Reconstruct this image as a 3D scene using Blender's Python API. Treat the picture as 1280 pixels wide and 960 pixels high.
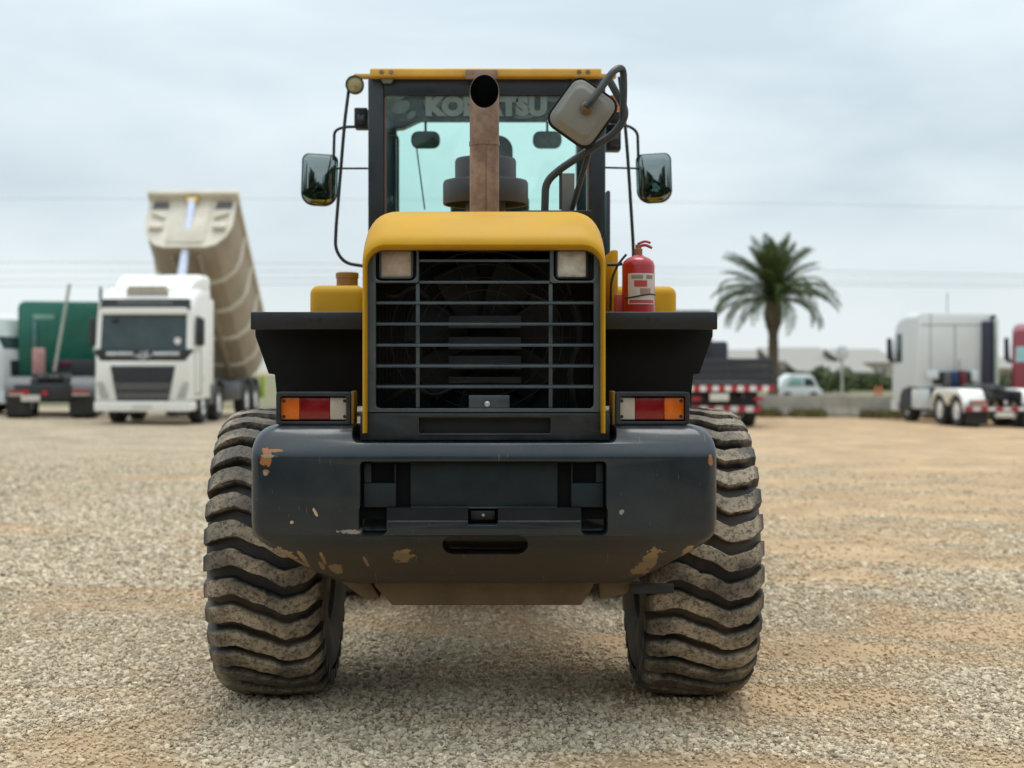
import bpy, bmesh, math, random
from mathutils import Vector, Matrix, noise as mnoise
from bpy import context as C
rnd = random.Random(7)
R = math.radians
scene = C.scene
for o in list(bpy.data.objects):
    bpy.data.objects.remove(o)
col = scene.collection

# ------------------------------------------------------------------ camera
EYE, FPX, HX, HY = 1.57, 1850.0, 605.0, 459.0      # eye height, focal length in photo pixels, vanishing point
cam = bpy.data.cameras.new('camera')
cam_ob = bpy.data.objects.new('camera', cam)
col.objects.link(cam_ob)
cam_ob.location = (0, 0, EYE)
cam_ob.rotation_euler = (R(90), 0, 0)
cam.sensor_width = 36
cam.lens = FPX / 1280 * 36
cam.shift_x = (640 - HX) / 1280
cam.shift_y = -(480 - HY) / 1280
cam.clip_end = 3000
cam.dof.use_dof = True
cam.dof.focus_distance = 6.25
cam.dof.aperture_fstop = 2.0
scene.camera = cam_ob

# ------------------------------------------------------------------ sky and sun
SUN_EL, SUN_ROT = 78, 18
world = bpy.data.worlds.new('World')
scene.world = world
world.use_nodes = True
wt = world.node_tree
for n in list(wt.nodes):
    wt.nodes.remove(n)

def N(nt, kind, **kw):
    n = nt.nodes.new(kind)
    for k, v in kw.items():
        if k.startswith('i_'):
            key = k[2:]
            key = int(key) if key.isdigit() else key.replace('_', ' ')
            n.inputs[key].default_value = v
        else:
            setattr(n, k, v)
    return n

def L(nt, a, b):
    nt.links.new(a, b)

wo = N(wt, 'ShaderNodeOutputWorld')
bg = N(wt, 'ShaderNodeBackground', i_Strength=0.1)
sky = N(wt, 'ShaderNodeTexSky', sky_type='NISHITA', sun_disc=False, sun_elevation=R(SUN_EL), sun_rotation=R(SUN_ROT))
tc = N(wt, 'ShaderNodeTexCoord')
mp = N(wt, 'ShaderNodeMapping')
mp.inputs['Scale'].default_value = (2.2, 2.2, 7.5)
L(wt, tc.outputs['Generated'], mp.inputs['Vector'])
nz = N(wt, 'ShaderNodeTexNoise', i_Scale=1.35, i_Detail=5.0, i_Roughness=0.5, i_Distortion=0.35)
L(wt, mp.outputs['Vector'], nz.inputs['Vector'])
rp = N(wt, 'ShaderNodeValToRGB')
rp.color_ramp.elements[0].position = 0.36
rp.color_ramp.elements[0].color = (4.45, 5.2, 5.65, 1)
rp.color_ramp.elements[1].position = 0.64
rp.color_ramp.elements[1].color = (6.0, 6.65, 6.9, 1)
L(wt, nz.outputs['Fac'], rp.inputs['Fac'])
# an even cloud cover is paler at the horizon and brighter overhead (the usual overcast sky)
sp = N(wt, 'ShaderNodeSeparateXYZ')
L(wt, tc.outputs['Generated'], sp.inputs[0])
mr = N(wt, 'ShaderNodeMapRange')
for k, v in (('From Min', 0.0), ('From Max', 1.0), ('To Min', 1.0), ('To Max', 2.3)):
    mr.inputs[k].default_value = v
L(wt, sp.outputs['Z'], mr.inputs['Value'])
hz = N(wt, 'ShaderNodeMapRange')
for k, v in (('From Min', 0.0), ('From Max', 0.12), ('To Min', 0.7), ('To Max', 0.0)):
    hz.inputs[k].default_value = v
L(wt, sp.outputs['Z'], hz.inputs['Value'])
mh = N(wt, 'ShaderNodeMix', data_type='RGBA')
L(wt, hz.outputs['Result'], mh.inputs['Factor'])
L(wt, rp.outputs['Color'], mh.inputs['A'])
mh.inputs['B'].default_value = (8.1, 8.65, 8.8, 1)
ml = N(wt, 'ShaderNodeVectorMath', operation='SCALE')
L(wt, mh.outputs['Result'], ml.inputs[0])
L(wt, mr.outputs['Result'], ml.inputs['Scale'])
mx = N(wt, 'ShaderNodeMix', data_type='RGBA')
mx.inputs['Factor'].default_value = 0.9
L(wt, sky.outputs['Color'], mx.inputs['A'])
L(wt, ml.outputs['Vector'], mx.inputs['B'])
L(wt, mx.outputs['Result'], bg.inputs['Color'])
L(wt, bg.outputs[0], wo.inputs['Surface'])

sun = bpy.data.lights.new('sun', 'SUN')
sun.energy = 1.5
sun.angle = R(32)
sun.color = (1.0, 0.965, 0.91)
sun_ob = bpy.data.objects.new('sun', sun)
col.objects.link(sun_ob)
_d = Vector((math.sin(R(SUN_ROT)) * math.cos(R(SUN_EL)), math.cos(R(SUN_ROT)) * math.cos(R(SUN_EL)), math.sin(R(SUN_EL))))
sun_ob.rotation_euler = (-_d).to_track_quat('-Z', 'Y').to_euler()
scene.view_settings.view_transform = 'Standard'
scene.view_settings.look = 'None'
scene.view_settings.exposure = 0.27
scene.view_settings.gamma = 1
scene.render.engine = 'CYCLES'
scene.cycles.max_bounces = 8
scene.cycles.transparent_max_bounces = 16
scene.cycles.use_denoising = True

# ------------------------------------------------------------------ helpers
def at(px, py, Y):
    """the point at distance Y seen at pixel (px, py) of the photograph"""
    return Vector(((px - HX) / FPX * Y, Y, EYE - (py - HY) / FPX * Y))

def X(px, Y): return (px - HX) / FPX * Y
def Z(py, Y): return EYE - (py - HY) / FPX * Y

def ramp01(t):
    t = max(0.0, min(1.0, t))
    return t * t * (3 - 2 * t)

def ground_z(x, y):
    tilt = -0.0125 * max(-20, min(20, x)) * ramp01((y - 16) / 22)
    und = 0.014 * (mnoise.noise((x * 0.5, y * 0.45, 0.3)) + 0.5 * mnoise.noise((x * 1.3, y * 1.2, 4.1)))
    return tilt + und * ramp01((70 - y) / 40) - 0.006

def rrect(x0, x1, z0, z1, r, n=5):
    r = min(r, abs(x1 - x0) / 2 - 1e-4, abs(z1 - z0) / 2 - 1e-4)
    pts = []
    for cx, cz, a0 in ((x1 - r, z0 + r, -90), (x1 - r, z1 - r, 0), (x0 + r, z1 - r, 90), (x0 + r, z0 + r, 180)):
        for k in range(n + 1):
            a = R(a0 + 90 * k / n)
            pts.append((cx + r * math.cos(a), cz + r * math.sin(a)))
    return pts

def fillet(pts, rad, n=5):
    pts = [Vector(p) for p in pts]
    out = [pts[0]]
    for i in range(1, len(pts) - 1):
        a, b, c = pts[i - 1], pts[i], pts[i + 1]
        u, v = (a - b), (c - b)
        d = min(rad, u.length * 0.48, v.length * 0.48)
        p, q = b + u.normalized() * d, b + v.normalized() * d
        for k in range(n + 1):
            t = k / n
            out.append(p * (1 - t) ** 2 + b * 2 * t * (1 - t) + q * t * t)
    out.append(pts[-1])
    return out

class MB:
    """collects shapes; build() links them as ONE mesh object"""
    def __init__(s):
        s.bm = bmesh.new()

    def merge(s, bm2, mtx=None):
        me = bpy.data.meshes.new('tmp')
        if mtx is not None:
            bm2.transform(mtx)
        bm2.to_mesh(me)
        bm2.free()
        s.bm.from_mesh(me)
        bpy.data.meshes.remove(me)
        return s

    def box(s, x0, x1, y0, y1, z0, z1, bev=0.0, seg=2, mtx=None):
        b = bmesh.new()
        bmesh.ops.create_cube(b, size=1)
        cx, cy, cz = (x0 + x1) / 2, (y0 + y1) / 2, (z0 + z1) / 2
        for v in b.verts:
            v.co = Vector((cx + v.co.x * abs(x1 - x0), cy + v.co.y * abs(y1 - y0), cz + v.co.z * abs(z1 - z0)))
        if bev > 0:
            bmesh.ops.bevel(b, geom=list(b.edges), offset=bev, segments=seg, profile=0.5, affect='EDGES', clamp_overlap=True)
        return s.merge(b, mtx)

    def prism(s, poly, a, b_, axis='y', bev=0.0, mtx=None):
        """polygon extruded from a to b_ along axis; poly is (x,z) for 'y', (y,z) for 'x', (x,y) for 'z'"""
        b = bmesh.new()
        def P(p, t):
            return {'y': (p[0], t, p[1]), 'x': (t, p[0], p[1]), 'z': (p[0], p[1], t)}[axis]
        lo = [b.verts.new(P(p, a)) for p in poly]
        hi = [b.verts.new(P(p, b_)) for p in poly]
        n = len(poly)
        b.faces.new(lo)
        b.faces.new(hi[::-1])
        for i in range(n):
            b.faces.new((lo[i], hi[i], hi[(i + 1) % n], lo[(i + 1) % n]))
        bmesh.ops.recalc_face_normals(b, faces=b.faces[:])
        if bev > 0:
            bmesh.ops.bevel(b, geom=list(b.edges), offset=bev, segments=2, profile=0.5, affect='EDGES', clamp_overlap=True)
        return s.merge(b, mtx)

    def ring(s, outer, inner, a, b_, axis='y', bev=0.0, mtx=None):
        b = bmesh.new()
        def P(p, t):
            return {'y': (p[0], t, p[1]), 'x': (t, p[0], p[1]), 'z': (p[0], p[1], t)}[axis]
        vs = [[b.verts.new(P(p, t)) for p in pl] for pl, t in ((outer, a), (inner, a), (inner, b_), (outer, b_))]
        n = len(outer)
        for k in range(4):
            p, q = vs[k], vs[(k + 1) % 4]
            for i in range(n):
                b.faces.new((p[i], p[(i + 1) % n], q[(i + 1) % n], q[i]))
        bmesh.ops.recalc_face_normals(b, faces=b.faces[:])
        if bev > 0:
            es = [e for e in b.edges if len(e.link_faces) == 2 and e.calc_face_angle() > 0.9]
            bmesh.ops.bevel(b, geom=es, offset=bev, segments=2, profile=0.5, affect='EDGES', clamp_overlap=True)
        return s.merge(b, mtx)

    def tube(s, pts, r, n=10, mtx=None, r1=None, flat=None):
        pts = [Vector(p) for p in pts]
        b = bmesh.new()
        rings = []
        up = None
        for i, p in enumerate(pts):
            t = (pts[min(i + 1, len(pts) - 1)] - pts[max(i - 1, 0)]).normalized()
            if up is None:
                ref = Vector((0, 0, 1)) if abs(t.z) < 0.9 else Vector((1, 0, 0))
                up = (ref - t * ref.dot(t)).normalized()
            else:
                up = (up - t * up.dot(t)).normalized()
            sd = t.cross(up)
            rr = r if r1 is None else r + (r1 - r) * i / (len(pts) - 1)
            rings.append([b.verts.new(p + (up * math.cos(2 * math.pi * k / n) + sd * math.sin(2 * math.pi * k / n)) * rr) for k in range(n)])
        for p, q in zip(rings, rings[1:]):
            for k in range(n):
                b.faces.new((p[k], p[(k + 1) % n], q[(k + 1) % n], q[k]))
        b.faces.new(rings[0][::-1])
        b.faces.new(rings[-1])
        bmesh.ops.recalc_face_normals(b, faces=b.faces[:])
        return s.merge(b, mtx)

    def lathe(s, prof, c=(0, 0, 0), axis='z', n=24, mtx=None, caps=True):
        """prof: (radius, height) along axis"""
        b = bmesh.new()
        rings = []
        for r, h in prof:
            ring = []
            for k in range(n):
                a = 2 * math.pi * k / n
                u, v = r * math.cos(a), r * math.sin(a)
                p = {'z': (u, v, h), 'y': (u, h, v), 'x': (h, u, v)}[axis]
                ring.append(b.verts.new(Vector(p) + Vector(c)))
            rings.append(ring)
        for p, q in zip(rings, rings[1:]):
            for k in range(n):
                b.faces.new((p[k], p[(k + 1) % n], q[(k + 1) % n], q[k]))
        if caps and prof[0][0] > 1e-5: b.faces.new(rings[0][::-1])
        if caps and prof[-1][0] > 1e-5: b.faces.new(rings[-1])
        bmesh.ops.remove_doubles(b, verts=b.verts[:], dist=1e-6)
        bmesh.ops.recalc_face_normals(b, faces=b.faces[:])
        return s.merge(b, mtx)

    def loft(s, loops, caps=(True, True), closed=True, mtx=None):
        b = bmesh.new()
        vs = [[b.verts.new(p) for p in lp] for lp in loops]
        n = len(loops[0])
        for p, q in zip(vs, vs[1:]):
            for i in range(n if closed else n - 1):
                b.faces.new((p[i], p[(i + 1) % n], q[(i + 1) % n], q[i]))
        if caps[0]: b.faces.new(vs[0][::-1])
        if caps[1]: b.faces.new(vs[-1])
        bmesh.ops.recalc_face_normals(b, faces=b.faces[:])
        return s.merge(b, mtx)

    def mesh(s, name, m, off=None, smooth=38):
        if off is not None:
            s.bm.transform(Matrix.Translation(-Vector(off)))
        me = bpy.data.meshes.new(name)
        s.bm.to_mesh(me)
        s.bm.free()
        for ma in (m if isinstance(m, (list, tuple)) else [m]):
            me.materials.append(ma)
        if smooth:
            me.polygons.foreach_set('use_smooth', [True] * len(me.polygons))
            me.set_sharp_from_angle(angle=R(smooth))
        return me

    def build(s, name, m, parent=None, off=None, smooth=38):
        return link(name, s.mesh(name, m, off, smooth), parent)

def link(name, me, parent=None, loc=(0, 0, 0)):
    o = bpy.data.objects.new(name, me)
    col.objects.link(o)
    o.parent = parent
    o.location = loc
    return o

def tag(o, label=None, cat=None, group=None, kind=None):
    for k, v in (('label', label), ('category', cat), ('group', group), ('kind', kind)):
        if v: o[k] = v
    return o

def thing(name, label, cat, loc=(0, 0, 0), rz=0, group=None):
    o = bpy.data.objects.new(name, None)
    o.empty_display_size = 0.2
    col.objects.link(o)
    o.location = loc
    o.rotation_euler = (0, 0, rz)
    return tag(o, label, cat, group)

def copy_tree(o, parent=None):
    c = o.copy()
    col.objects.link(c)
    c.parent = parent
    for ch in list(o.children):
        copy_tree(ch, c)
    return c

# ------------------------------------------------------------------ materials
def mat(name, c, rough=0.5, metal=0.0, var=0.18, vscale=5.0, bump=0.0, bscale=80.0,
        dust=0.0, dustcol=(0.34, 0.27, 0.19), dscale=3.0, spec=0.5, coat=0.0, rvar=0.12, up=0.0):
    m = bpy.data.materials.new(name)
    m.use_nodes = True
    nt = m.node_tree
    b = nt.nodes['Principled BSDF']
    t = N(nt, 'ShaderNodeTexCoord')
    n1 = N(nt, 'ShaderNodeTexNoise', i_Scale=vscale, i_Detail=6.0, i_Roughness=0.6)
    L(nt, t.outputs['Object'], n1.inputs['Vector'])
    mr_ = N(nt, 'ShaderNodeMapRange')
    for k, v in (('From Min', 0.3), ('From Max', 0.7), ('To Min', 1 - var), ('To Max', 1 + var)):
        mr_.inputs[k].default_value = v
    L(nt, n1.outputs['Fac'], mr_.inputs['Value'])
    sc = N(nt, 'ShaderNodeVectorMath', operation='SCALE')
    sc.inputs[0].default_value = c[:3]
    L(nt, mr_.outputs['Result'], sc.inputs['Scale'])
    out = sc.outputs['Vector']
    rr = N(nt, 'ShaderNodeMapRange')
    for k, v in (('From Min', 0.3), ('From Max', 0.7), ('To Min', max(0.02, rough - rvar)), ('To Max', min(1, rough + rvar))):
        rr.inputs[k].default_value = v
    L(nt, n1.outputs['Fac'], rr.inputs['Value'])
    rout = rr.outputs['Result']
    if dust > 0:
        n2 = N(nt, 'ShaderNodeTexNoise', i_Scale=dscale, i_Detail=9.0, i_Roughness=0.68)
        L(nt, t.outputs['Object'], n2.inputs['Vector'])
        d = N(nt, 'ShaderNodeMapRange')
        for k, v in (('From Min', 0.42), ('From Max', 0.72), ('To Min', 0.0), ('To Max', dust)):
            d.inputs[k].default_value = v
        L(nt, n2.outputs['Fac'], d.inputs['Value'])
        f = d.outputs['Result']
        if up > 0:                                    # dust settles on what faces up
            g = N(nt, 'ShaderNodeNewGeometry')
            s_ = N(nt, 'ShaderNodeSeparateXYZ')
            L(nt, g.outputs['Normal'], s_.inputs[0])
            um = N(nt, 'ShaderNodeMath', operation='MULTIPLY', use_clamp=True)
            L(nt, s_.outputs['Z'], um.inputs[0])
            um.inputs[1].default_value = up
            ad = N(nt, 'ShaderNodeMath', operation='MAXIMUM')
            mu = N(nt, 'ShaderNodeMath', operation='MULTIPLY')
            L(nt, um.outputs[0], mu.inputs[0])
            L(nt, n2.outputs['Fac'], mu.inputs[1])
            L(nt, mu.outputs[0], ad.inputs[0])
            L(nt, f, ad.inputs[1])
            f = ad.outputs[0]
        mix = N(nt, 'ShaderNodeMix', data_type='RGBA')
        L(nt, f, mix.inputs['Factor'])
        L(nt, out, mix.inputs['A'])
        mix.inputs['B'].default_value = (*dustcol, 1)
        out = mix.outputs['Result']
        rm = N(nt, 'ShaderNodeMix', data_type='FLOAT')
        L(nt, f, rm.inputs['Factor'])
        L(nt, rout, rm.inputs['A'])
        rm.inputs['B'].default_value = 0.9
        rout = rm.outputs['Result']
    L(nt, out, b.inputs['Base Color'])
    L(nt, rout, b.inputs['Roughness'])
    b.inputs['Metallic'].default_value = metal
    b.inputs['Specular IOR Level'].default_value = spec
    b.inputs['Coat Weight'].default_value = coat
    b.inputs['Coat Roughness'].default_value = 0.12
    if bump > 0:
        n3 = N(nt, 'ShaderNodeTexNoise', i_Scale=bscale, i_Detail=4.0)
        L(nt, t.outputs['Object'], n3.inputs['Vector'])
        bp = N(nt, 'ShaderNodeBump', i_Strength=bump, i_Distance=0.01)
        L(nt, n3.outputs['Fac'], bp.inputs['Height'])
        L(nt, bp.outputs['Normal'], b.inputs['Normal'])
    m['out'] = 0
    return m

def mix_in(m, fac_fn, colr, rough=0.85):
    """lay one more colour over a material's base colour where fac_fn's socket says"""
    nt = m.node_tree
    b = nt.nodes['Principled BSDF']
    src = b.inputs['Base Color'].links[0].from_socket
    rs = b.inputs['Roughness'].links[0].from_socket
    f = fac_fn(nt)
    mix = N(nt, 'ShaderNodeMix', data_type='RGBA')
    L(nt, f, mix.inputs['Factor'])
    L(nt, src, mix.inputs['A'])
    mix.inputs['B'].default_value = (*colr, 1)
    L(nt, mix.outputs['Result'], b.inputs['Base Color'])
    rm = N(nt, 'ShaderNodeMix', data_type='FLOAT')
    L(nt, f, rm.inputs['Factor'])
    L(nt, rs, rm.inputs['A'])
    rm.inputs['B'].default_value = rough
    L(nt, rm.outputs['Result'], b.inputs['Roughness'])

def blobs(spots, nscale=14.0, ndist=0.9):
    """factor 1 inside ragged ellipsoids given as (x, y, z, rx, rz, slant) in object space"""
    def fn(nt):
        t = N(nt, 'ShaderNodeTexCoord')
        nz_ = N(nt, 'ShaderNodeTexNoise', i_Scale=nscale, i_Detail=5.0, i_Roughness=0.62)
        L(nt, t.outputs['Object'], nz_.inputs['Vector'])
        off = N(nt, 'ShaderNodeMath', operation='MULTIPLY_ADD')
        L(nt, nz_.outputs['Fac'], off.inputs[0])
        off.inputs[1].default_value = 2 * ndist
        off.inputs[2].default_value = -ndist
        tot = None
        for x, y, z, rx, rz, sl in spots:
            mp_ = N(nt, 'ShaderNodeMapping', vector_type='TEXTURE')
            mp_.inputs['Location'].default_value = (x, y, z)
            mp_.inputs['Rotation'].default_value = (0, R(sl), 0)
            mp_.inputs['Scale'].default_value = (rx, 0.6, rz)
            L(nt, t.outputs['Object'], mp_.inputs['Vector'])
            ln = N(nt, 'ShaderNodeVectorMath', operation='LENGTH')
            L(nt, mp_.outputs['Vector'], ln.inputs[0])
            ad = N(nt, 'ShaderNodeMath', operation='ADD')
            L(nt, ln.outputs['Value'], ad.inputs[0])
            L(nt, off.outputs[0], ad.inputs[1])
            ls = N(nt, 'ShaderNodeMapRange')
            for k, v in (('From Min', 0.95), ('From Max', 0.85), ('To Min', 0.0), ('To Max', 1.0)):
                ls.inputs[k].default_value = v
            L(nt, ad.outputs[0], ls.inputs['Value'])
            if tot is None:
                tot = ls.outputs['Result']
            else:
                mxx = N(nt, 'ShaderNodeMath', operation='MAXIMUM')
                L(nt, tot, mxx.inputs[0])
                L(nt, ls.outputs['Result'], mxx.inputs[1])
                tot = mxx.outputs[0]
        return tot
    return fn

def glass(name, tint, refl=0.08, rough=0.02):
    m = bpy.data.materials.new(name)
    m.use_nodes = True
    nt = m.node_tree
    for n in list(nt.nodes): nt.nodes.remove(n)
    o = N(nt, 'ShaderNodeOutputMaterial')
    tr = N(nt, 'ShaderNodeBsdfTransparent')
    tr.inputs['Color'].default_value = (*tint, 1)
    gl = N(nt, 'ShaderNodeBsdfGlossy', i_Roughness=rough)
    t = N(nt, 'ShaderNodeTexCoord')
    nn = N(nt, 'ShaderNodeTexNoise', i_Scale=9.0, i_Detail=6.0)
    L(nt, t.outputs['Object'], nn.inputs['Vector'])
    fr = N(nt, 'ShaderNodeMapRange')
    for k, v in (('From Min', 0.3), ('From Max', 0.7), ('To Min', refl * 0.7), ('To Max', refl * 1.3)):
        fr.inputs[k].default_value = v
    L(nt, nn.outputs['Fac'], fr.inputs['Value'])
    mixs = N(nt, 'ShaderNodeMixShader')
    L(nt, fr.outputs['Result'], mixs.inputs[0])
    L(nt, tr.outputs[0], mixs.inputs[1])
    L(nt, gl.outputs[0], mixs.inputs[2])
    L(nt, mixs.outputs[0], o.inputs['Surface'])
    return m

YELLOW = mat('yellow_paint', (0.52, 0.275, 0.014), 0.5, var=0.12, vscale=3, dust=0.34, dustcol=(0.50, 0.29, 0.035), dscale=2.4, up=0.15, spec=.18)
mix_in(YELLOW, lambda nt: blobs([(0.42, 0, 2.15, .012, .03, 20), (-0.30, 0, 2.2, .02, .008, 0)], 30)(nt), (0.25, 0.12, 0.05))
ROOFY = mat('roof_yellow_paint', (0.70, 0.40, 0.06), 0.45, var=0.12, vscale=4, dust=0.3, dustcol=(0.35, 0.13, 0.04), dscale=7)
SLATE = mat('slate_grey_paint', (0.031, 0.044, 0.052), 0.36, var=0.16, vscale=4, dust=0.22, dustcol=(0.20, 0.19, 0.17), dscale=6, coat=0.1)
TRIMG = mat('grille_trim_paint', (0.056, 0.074, 0.084), 0.34, var=0.16, vscale=4, dust=0.22, dustcol=(0.17, 0.17, 0.155), dscale=6, coat=0.3)
DARK = mat('dark_grey_paint', (0.009, 0.013, 0.016), 0.42, var=0.2, vscale=6, dust=0.2, dustcol=(0.10, 0.10, 0.09), dscale=8)
CABD = mat('cab_dark_blue_paint', (0.014, 0.021, 0.030), 0.4, var=0.15, vscale=5, dust=0.1, dustcol=(0.12, 0.13, 0.13))
BLACK = mat('black_steel', (0.007, 0.007, 0.008), 0.5, var=0.25, vscale=8, dust=0.08, dustcol=(0.07, 0.065, 0.055), dscale=9)
RUBBER = mat('black_rubber', (0.006, 0.006, 0.006), 0.75, var=0.2, dust=0.1, dustcol=(0.03, 0.026, 0.02), spec=.25)
TUBE = mat('olive_black_tube', (0.014, 0.018, 0.015), 0.42, var=0.25, vscale=12, dust=0.25, dustcol=(0.08, 0.075, 0.055), dscale=12)
RUST = mat('rusty_pipe_steel', (0.19, 0.115, 0.08), 0.8, var=0.35, vscale=9, dust=0.85, dustcol=(0.41, 0.295, 0.22), dscale=7, bump=0.25, bscale=90)
SOOT = mat('soot', (0.003, 0.003, 0.003), 0.95, var=0.3, spec=0.0)
SEAM = mat('dark_weld_rust', (0.10, 0.06, 0.045), 0.85, var=0.4, vscale=14)
CHROME = mat('zinc_steel', (0.55, 0.55, 0.53), 0.32, metal=1.0, var=0.1)
GALV = mat('weathered_grey_plastic', (0.185, 0.18, 0.16), 0.55, var=0.14, vscale=6, dust=0.35, dustcol=(0.21, 0.19, 0.15), dscale=6)
MUD = mat('muddy_steel', (0.12, 0.085, 0.05), 0.8, var=0.3, vscale=5, dust=0.6, dustcol=(0.20, 0.15, 0.09), dscale=4)
MIRROR = mat('mirror_glass', (0.26, 0.30, 0.29), 0.03, metal=1.0, var=0.03, rvar=0.01)
GREENG = glass('green_tinted_glass', (0.905, 1.0, 0.978), 0.035)
AMBER = mat('amber_plastic', (0.66, 0.135, 0.008), 0.22, var=0.1, vscale=20, coat=0.3)
REDL = mat('red_plastic', (0.21, 0.004, 0.007), 0.20, var=0.12, vscale=12, coat=0.3)
CLEARL = mat('clear_lens_plastic', (0.50, 0.44, 0.36), 0.25, var=0.15, vscale=14, coat=0.3, dust=0.4, dustcol=(0.36, 0.29, 0.21), dscale=9)
LENSW = mat('work_lamp_lens', (0.52, 0.50, 0.44), 0.18, var=0.25, vscale=22, coat=0.5, bump=0.35, bscale=70)
LENSD = mat('dusty_work_lamp_lens', (0.42, 0.33, 0.255), 0.35, var=0.2, vscale=18, coat=0.2, bump=0.35, bscale=70)
RED = mat('red_enamel', (0.37, 0.006, 0.010), 0.35, var=0.08, coat=0.15)
REDF = mat('faded_red_plastic', (0.48, 0.06, 0.055), 0.5, var=0.1)
PAPER = mat('label_paper', (0.62, 0.52, 0.45), 0.6, var=0.1, vscale=14)
SEATM = mat('seat_fabric', (0.016, 0.032, 0.032), 0.9, var=0.2)
DECAL = mat('window_decal_film', (0.02, 0.045, 0.05), 0.5, var=0.25, vscale=9, dust=0.85, dustcol=(0.11, 0.155, 0.15), dscale=11)
LETTER = mat('decal_lettering', (0.17, 0.22, 0.21), 0.55, var=0.15, vscale=14)
BUMP = mat('counterweight_paint', (0.0095, 0.0175, 0.0245), 0.40, bump=0.10, bscale=28, var=0.2, vscale=3.5, dust=0.12, dustcol=(0.10, 0.10, 0.095), dscale=5, coat=0.35, spec=.3)
BUMP.node_tree.nodes['Principled BSDF'].inputs['Coat IOR'].default_value = 1.6

# ------------------------------------------------------------------ ground
def mask_nodes(nt, pos):
    """sandy streaks against grey gravel: 1 = sand. The same field drives the ground colour and the stones."""
    m1 = N(nt, 'ShaderNodeMapping') if nt.type == 'SHADER' else None
    a = N(nt, 'ShaderNodeVectorMath', operation='MULTIPLY')
    vr_ = N(nt, 'ShaderNodeVectorRotate', rotation_type='Z_AXIS')
    L(nt, pos, vr_.inputs['Vector']); vr_.inputs['Angle'].default_value = R(24)
    L(nt, vr_.outputs[0], a.inputs[0])
    a.inputs[1].default_value = (0.36, 0.60, 0.0)
    if m1: nt.nodes.remove(m1)
    n1 = N(nt, 'ShaderNodeTexNoise', i_Scale=1.25, i_Detail=8.0, i_Roughness=0.64, i_Distortion=0.6)
    L(nt, a.outputs[0], n1.inputs['Vector'])
    s_ = N(nt, 'ShaderNodeSeparateXYZ')
    L(nt, pos, s_.inputs[0])
    x1 = N(nt, 'ShaderNodeMath', operation='MULTIPLY_ADD')        # sandier towards the right of the yard
    L(nt, s_.outputs['X'], x1.inputs[0])
    x1.inputs[1].default_value = 0.016
    L(nt, n1.outputs['Fac'], x1.inputs[2])
    r_ = N(nt, 'ShaderNodeMapRange')
    for k, v in (('From Min', 0.46), ('From Max', 0.60), ('To Min', 0.0), ('To Max', 1.0)):
        r_.inputs[k].default_value = v
    L(nt, x1.outputs[0], r_.inputs['Value'])
    return r_.outputs['Result']

def ground_material():
    m = bpy.data.materials.new('gravel_yard')
    m.use_nodes = True
    nt = m.node_tree
    b = nt.nodes['Principled BSDF']
    g = N(nt, 'ShaderNodeNewGeometry')
    pos = g.outputs['Position']
    f = mask_nodes(nt, pos)
    # grey crushed stone
    vo = N(nt, 'ShaderNodeTexVoronoi', i_Scale=38.0)
    L(nt, pos, vo.inputs['Vector'])
    vr = N(nt, 'ShaderNodeValToRGB')
    e = vr.color_ramp.elements
    e[0].position, e[0].color = 0.0, (0.20, 0.155, 0.10, 1)
    e[1].position, e[1].color = 1.0, (0.64, 0.53, 0.385, 1)
    sx = N(nt, 'ShaderNodeSeparateXYZ')
    L(nt, vo.outputs['Color'], sx.inputs[0])
    L(nt, sx.outputs['X'], vr.inputs['Fac'])
    n2 = N(nt, 'ShaderNodeTexNoise', i_Scale=2.6, i_Detail=8.0, i_Roughness=0.7)
    L(nt, pos, n2.inputs['Vector'])
    sr = N(nt, 'ShaderNodeValToRGB')
    e = sr.color_ramp.elements
    e[0].position, e[0].color = 0.3, (0.43, 0.285, 0.16, 1)
    e[1].position, e[1].color = 0.7, (0.60, 0.425, 0.255, 1)
    L(nt, n2.outputs['Fac'], sr.inputs['Fac'])
    n3 = N(nt, 'ShaderNodeTexNoise', i_Scale=0.8, i_Detail=9.0, i_Roughness=0.66)
    L(nt, pos, n3.inputs['Vector'])
    sc = N(nt, 'ShaderNodeMapRange')
    for k, v in (('From Min', 0.3), ('From Max', 0.7), ('To Min', 0.64), ('To Max', 1.08)):
        sc.inputs[k].default_value = v
    L(nt, n3.outputs['Fac'], sc.inputs['Value'])
    mix = N(nt, 'ShaderNodeMix', data_type='RGBA')
    fm = N(nt, 'ShaderNodeMath', operation='MULTIPLY_ADD')
    L(nt, f, fm.inputs[0]); fm.inputs[1].default_value = 0.88; fm.inputs[2].default_value = 0.08
    L(nt, fm.outputs[0], mix.inputs['Factor'])
    L(nt, vr.outputs['Color'], mix.inputs['A'])
    L(nt, sr.outputs['Color'], mix.inputs['B'])
    mu = N(nt, 'ShaderNodeVectorMath', operation='SCALE')
    L(nt, mix.outputs['Result'], mu.inputs[0])
    L(nt, sc.outputs['Result'], mu.inputs['Scale'])
    L(nt, mu.outputs['Vector'], b.inputs['Base Color'])
    b.inputs['Roughness'].default_value = 0.95
    b.inputs['Specular IOR Level'].default_value = 0.2
    bp = N(nt, 'ShaderNodeBump', i_Strength=0.55, i_Distance=0.02)
    v2 = N(nt, 'ShaderNodeTexVoronoi', i_Scale=38.0, feature='F1')
    L(nt, pos, v2.inputs['Vector'])
    L(nt, v2.outputs['Distance'], bp.inputs['Height'])
    bp.invert = True
    L(nt, bp.outputs['Normal'], b.inputs['Normal'])
    return m

GROUND = ground_material()

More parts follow.
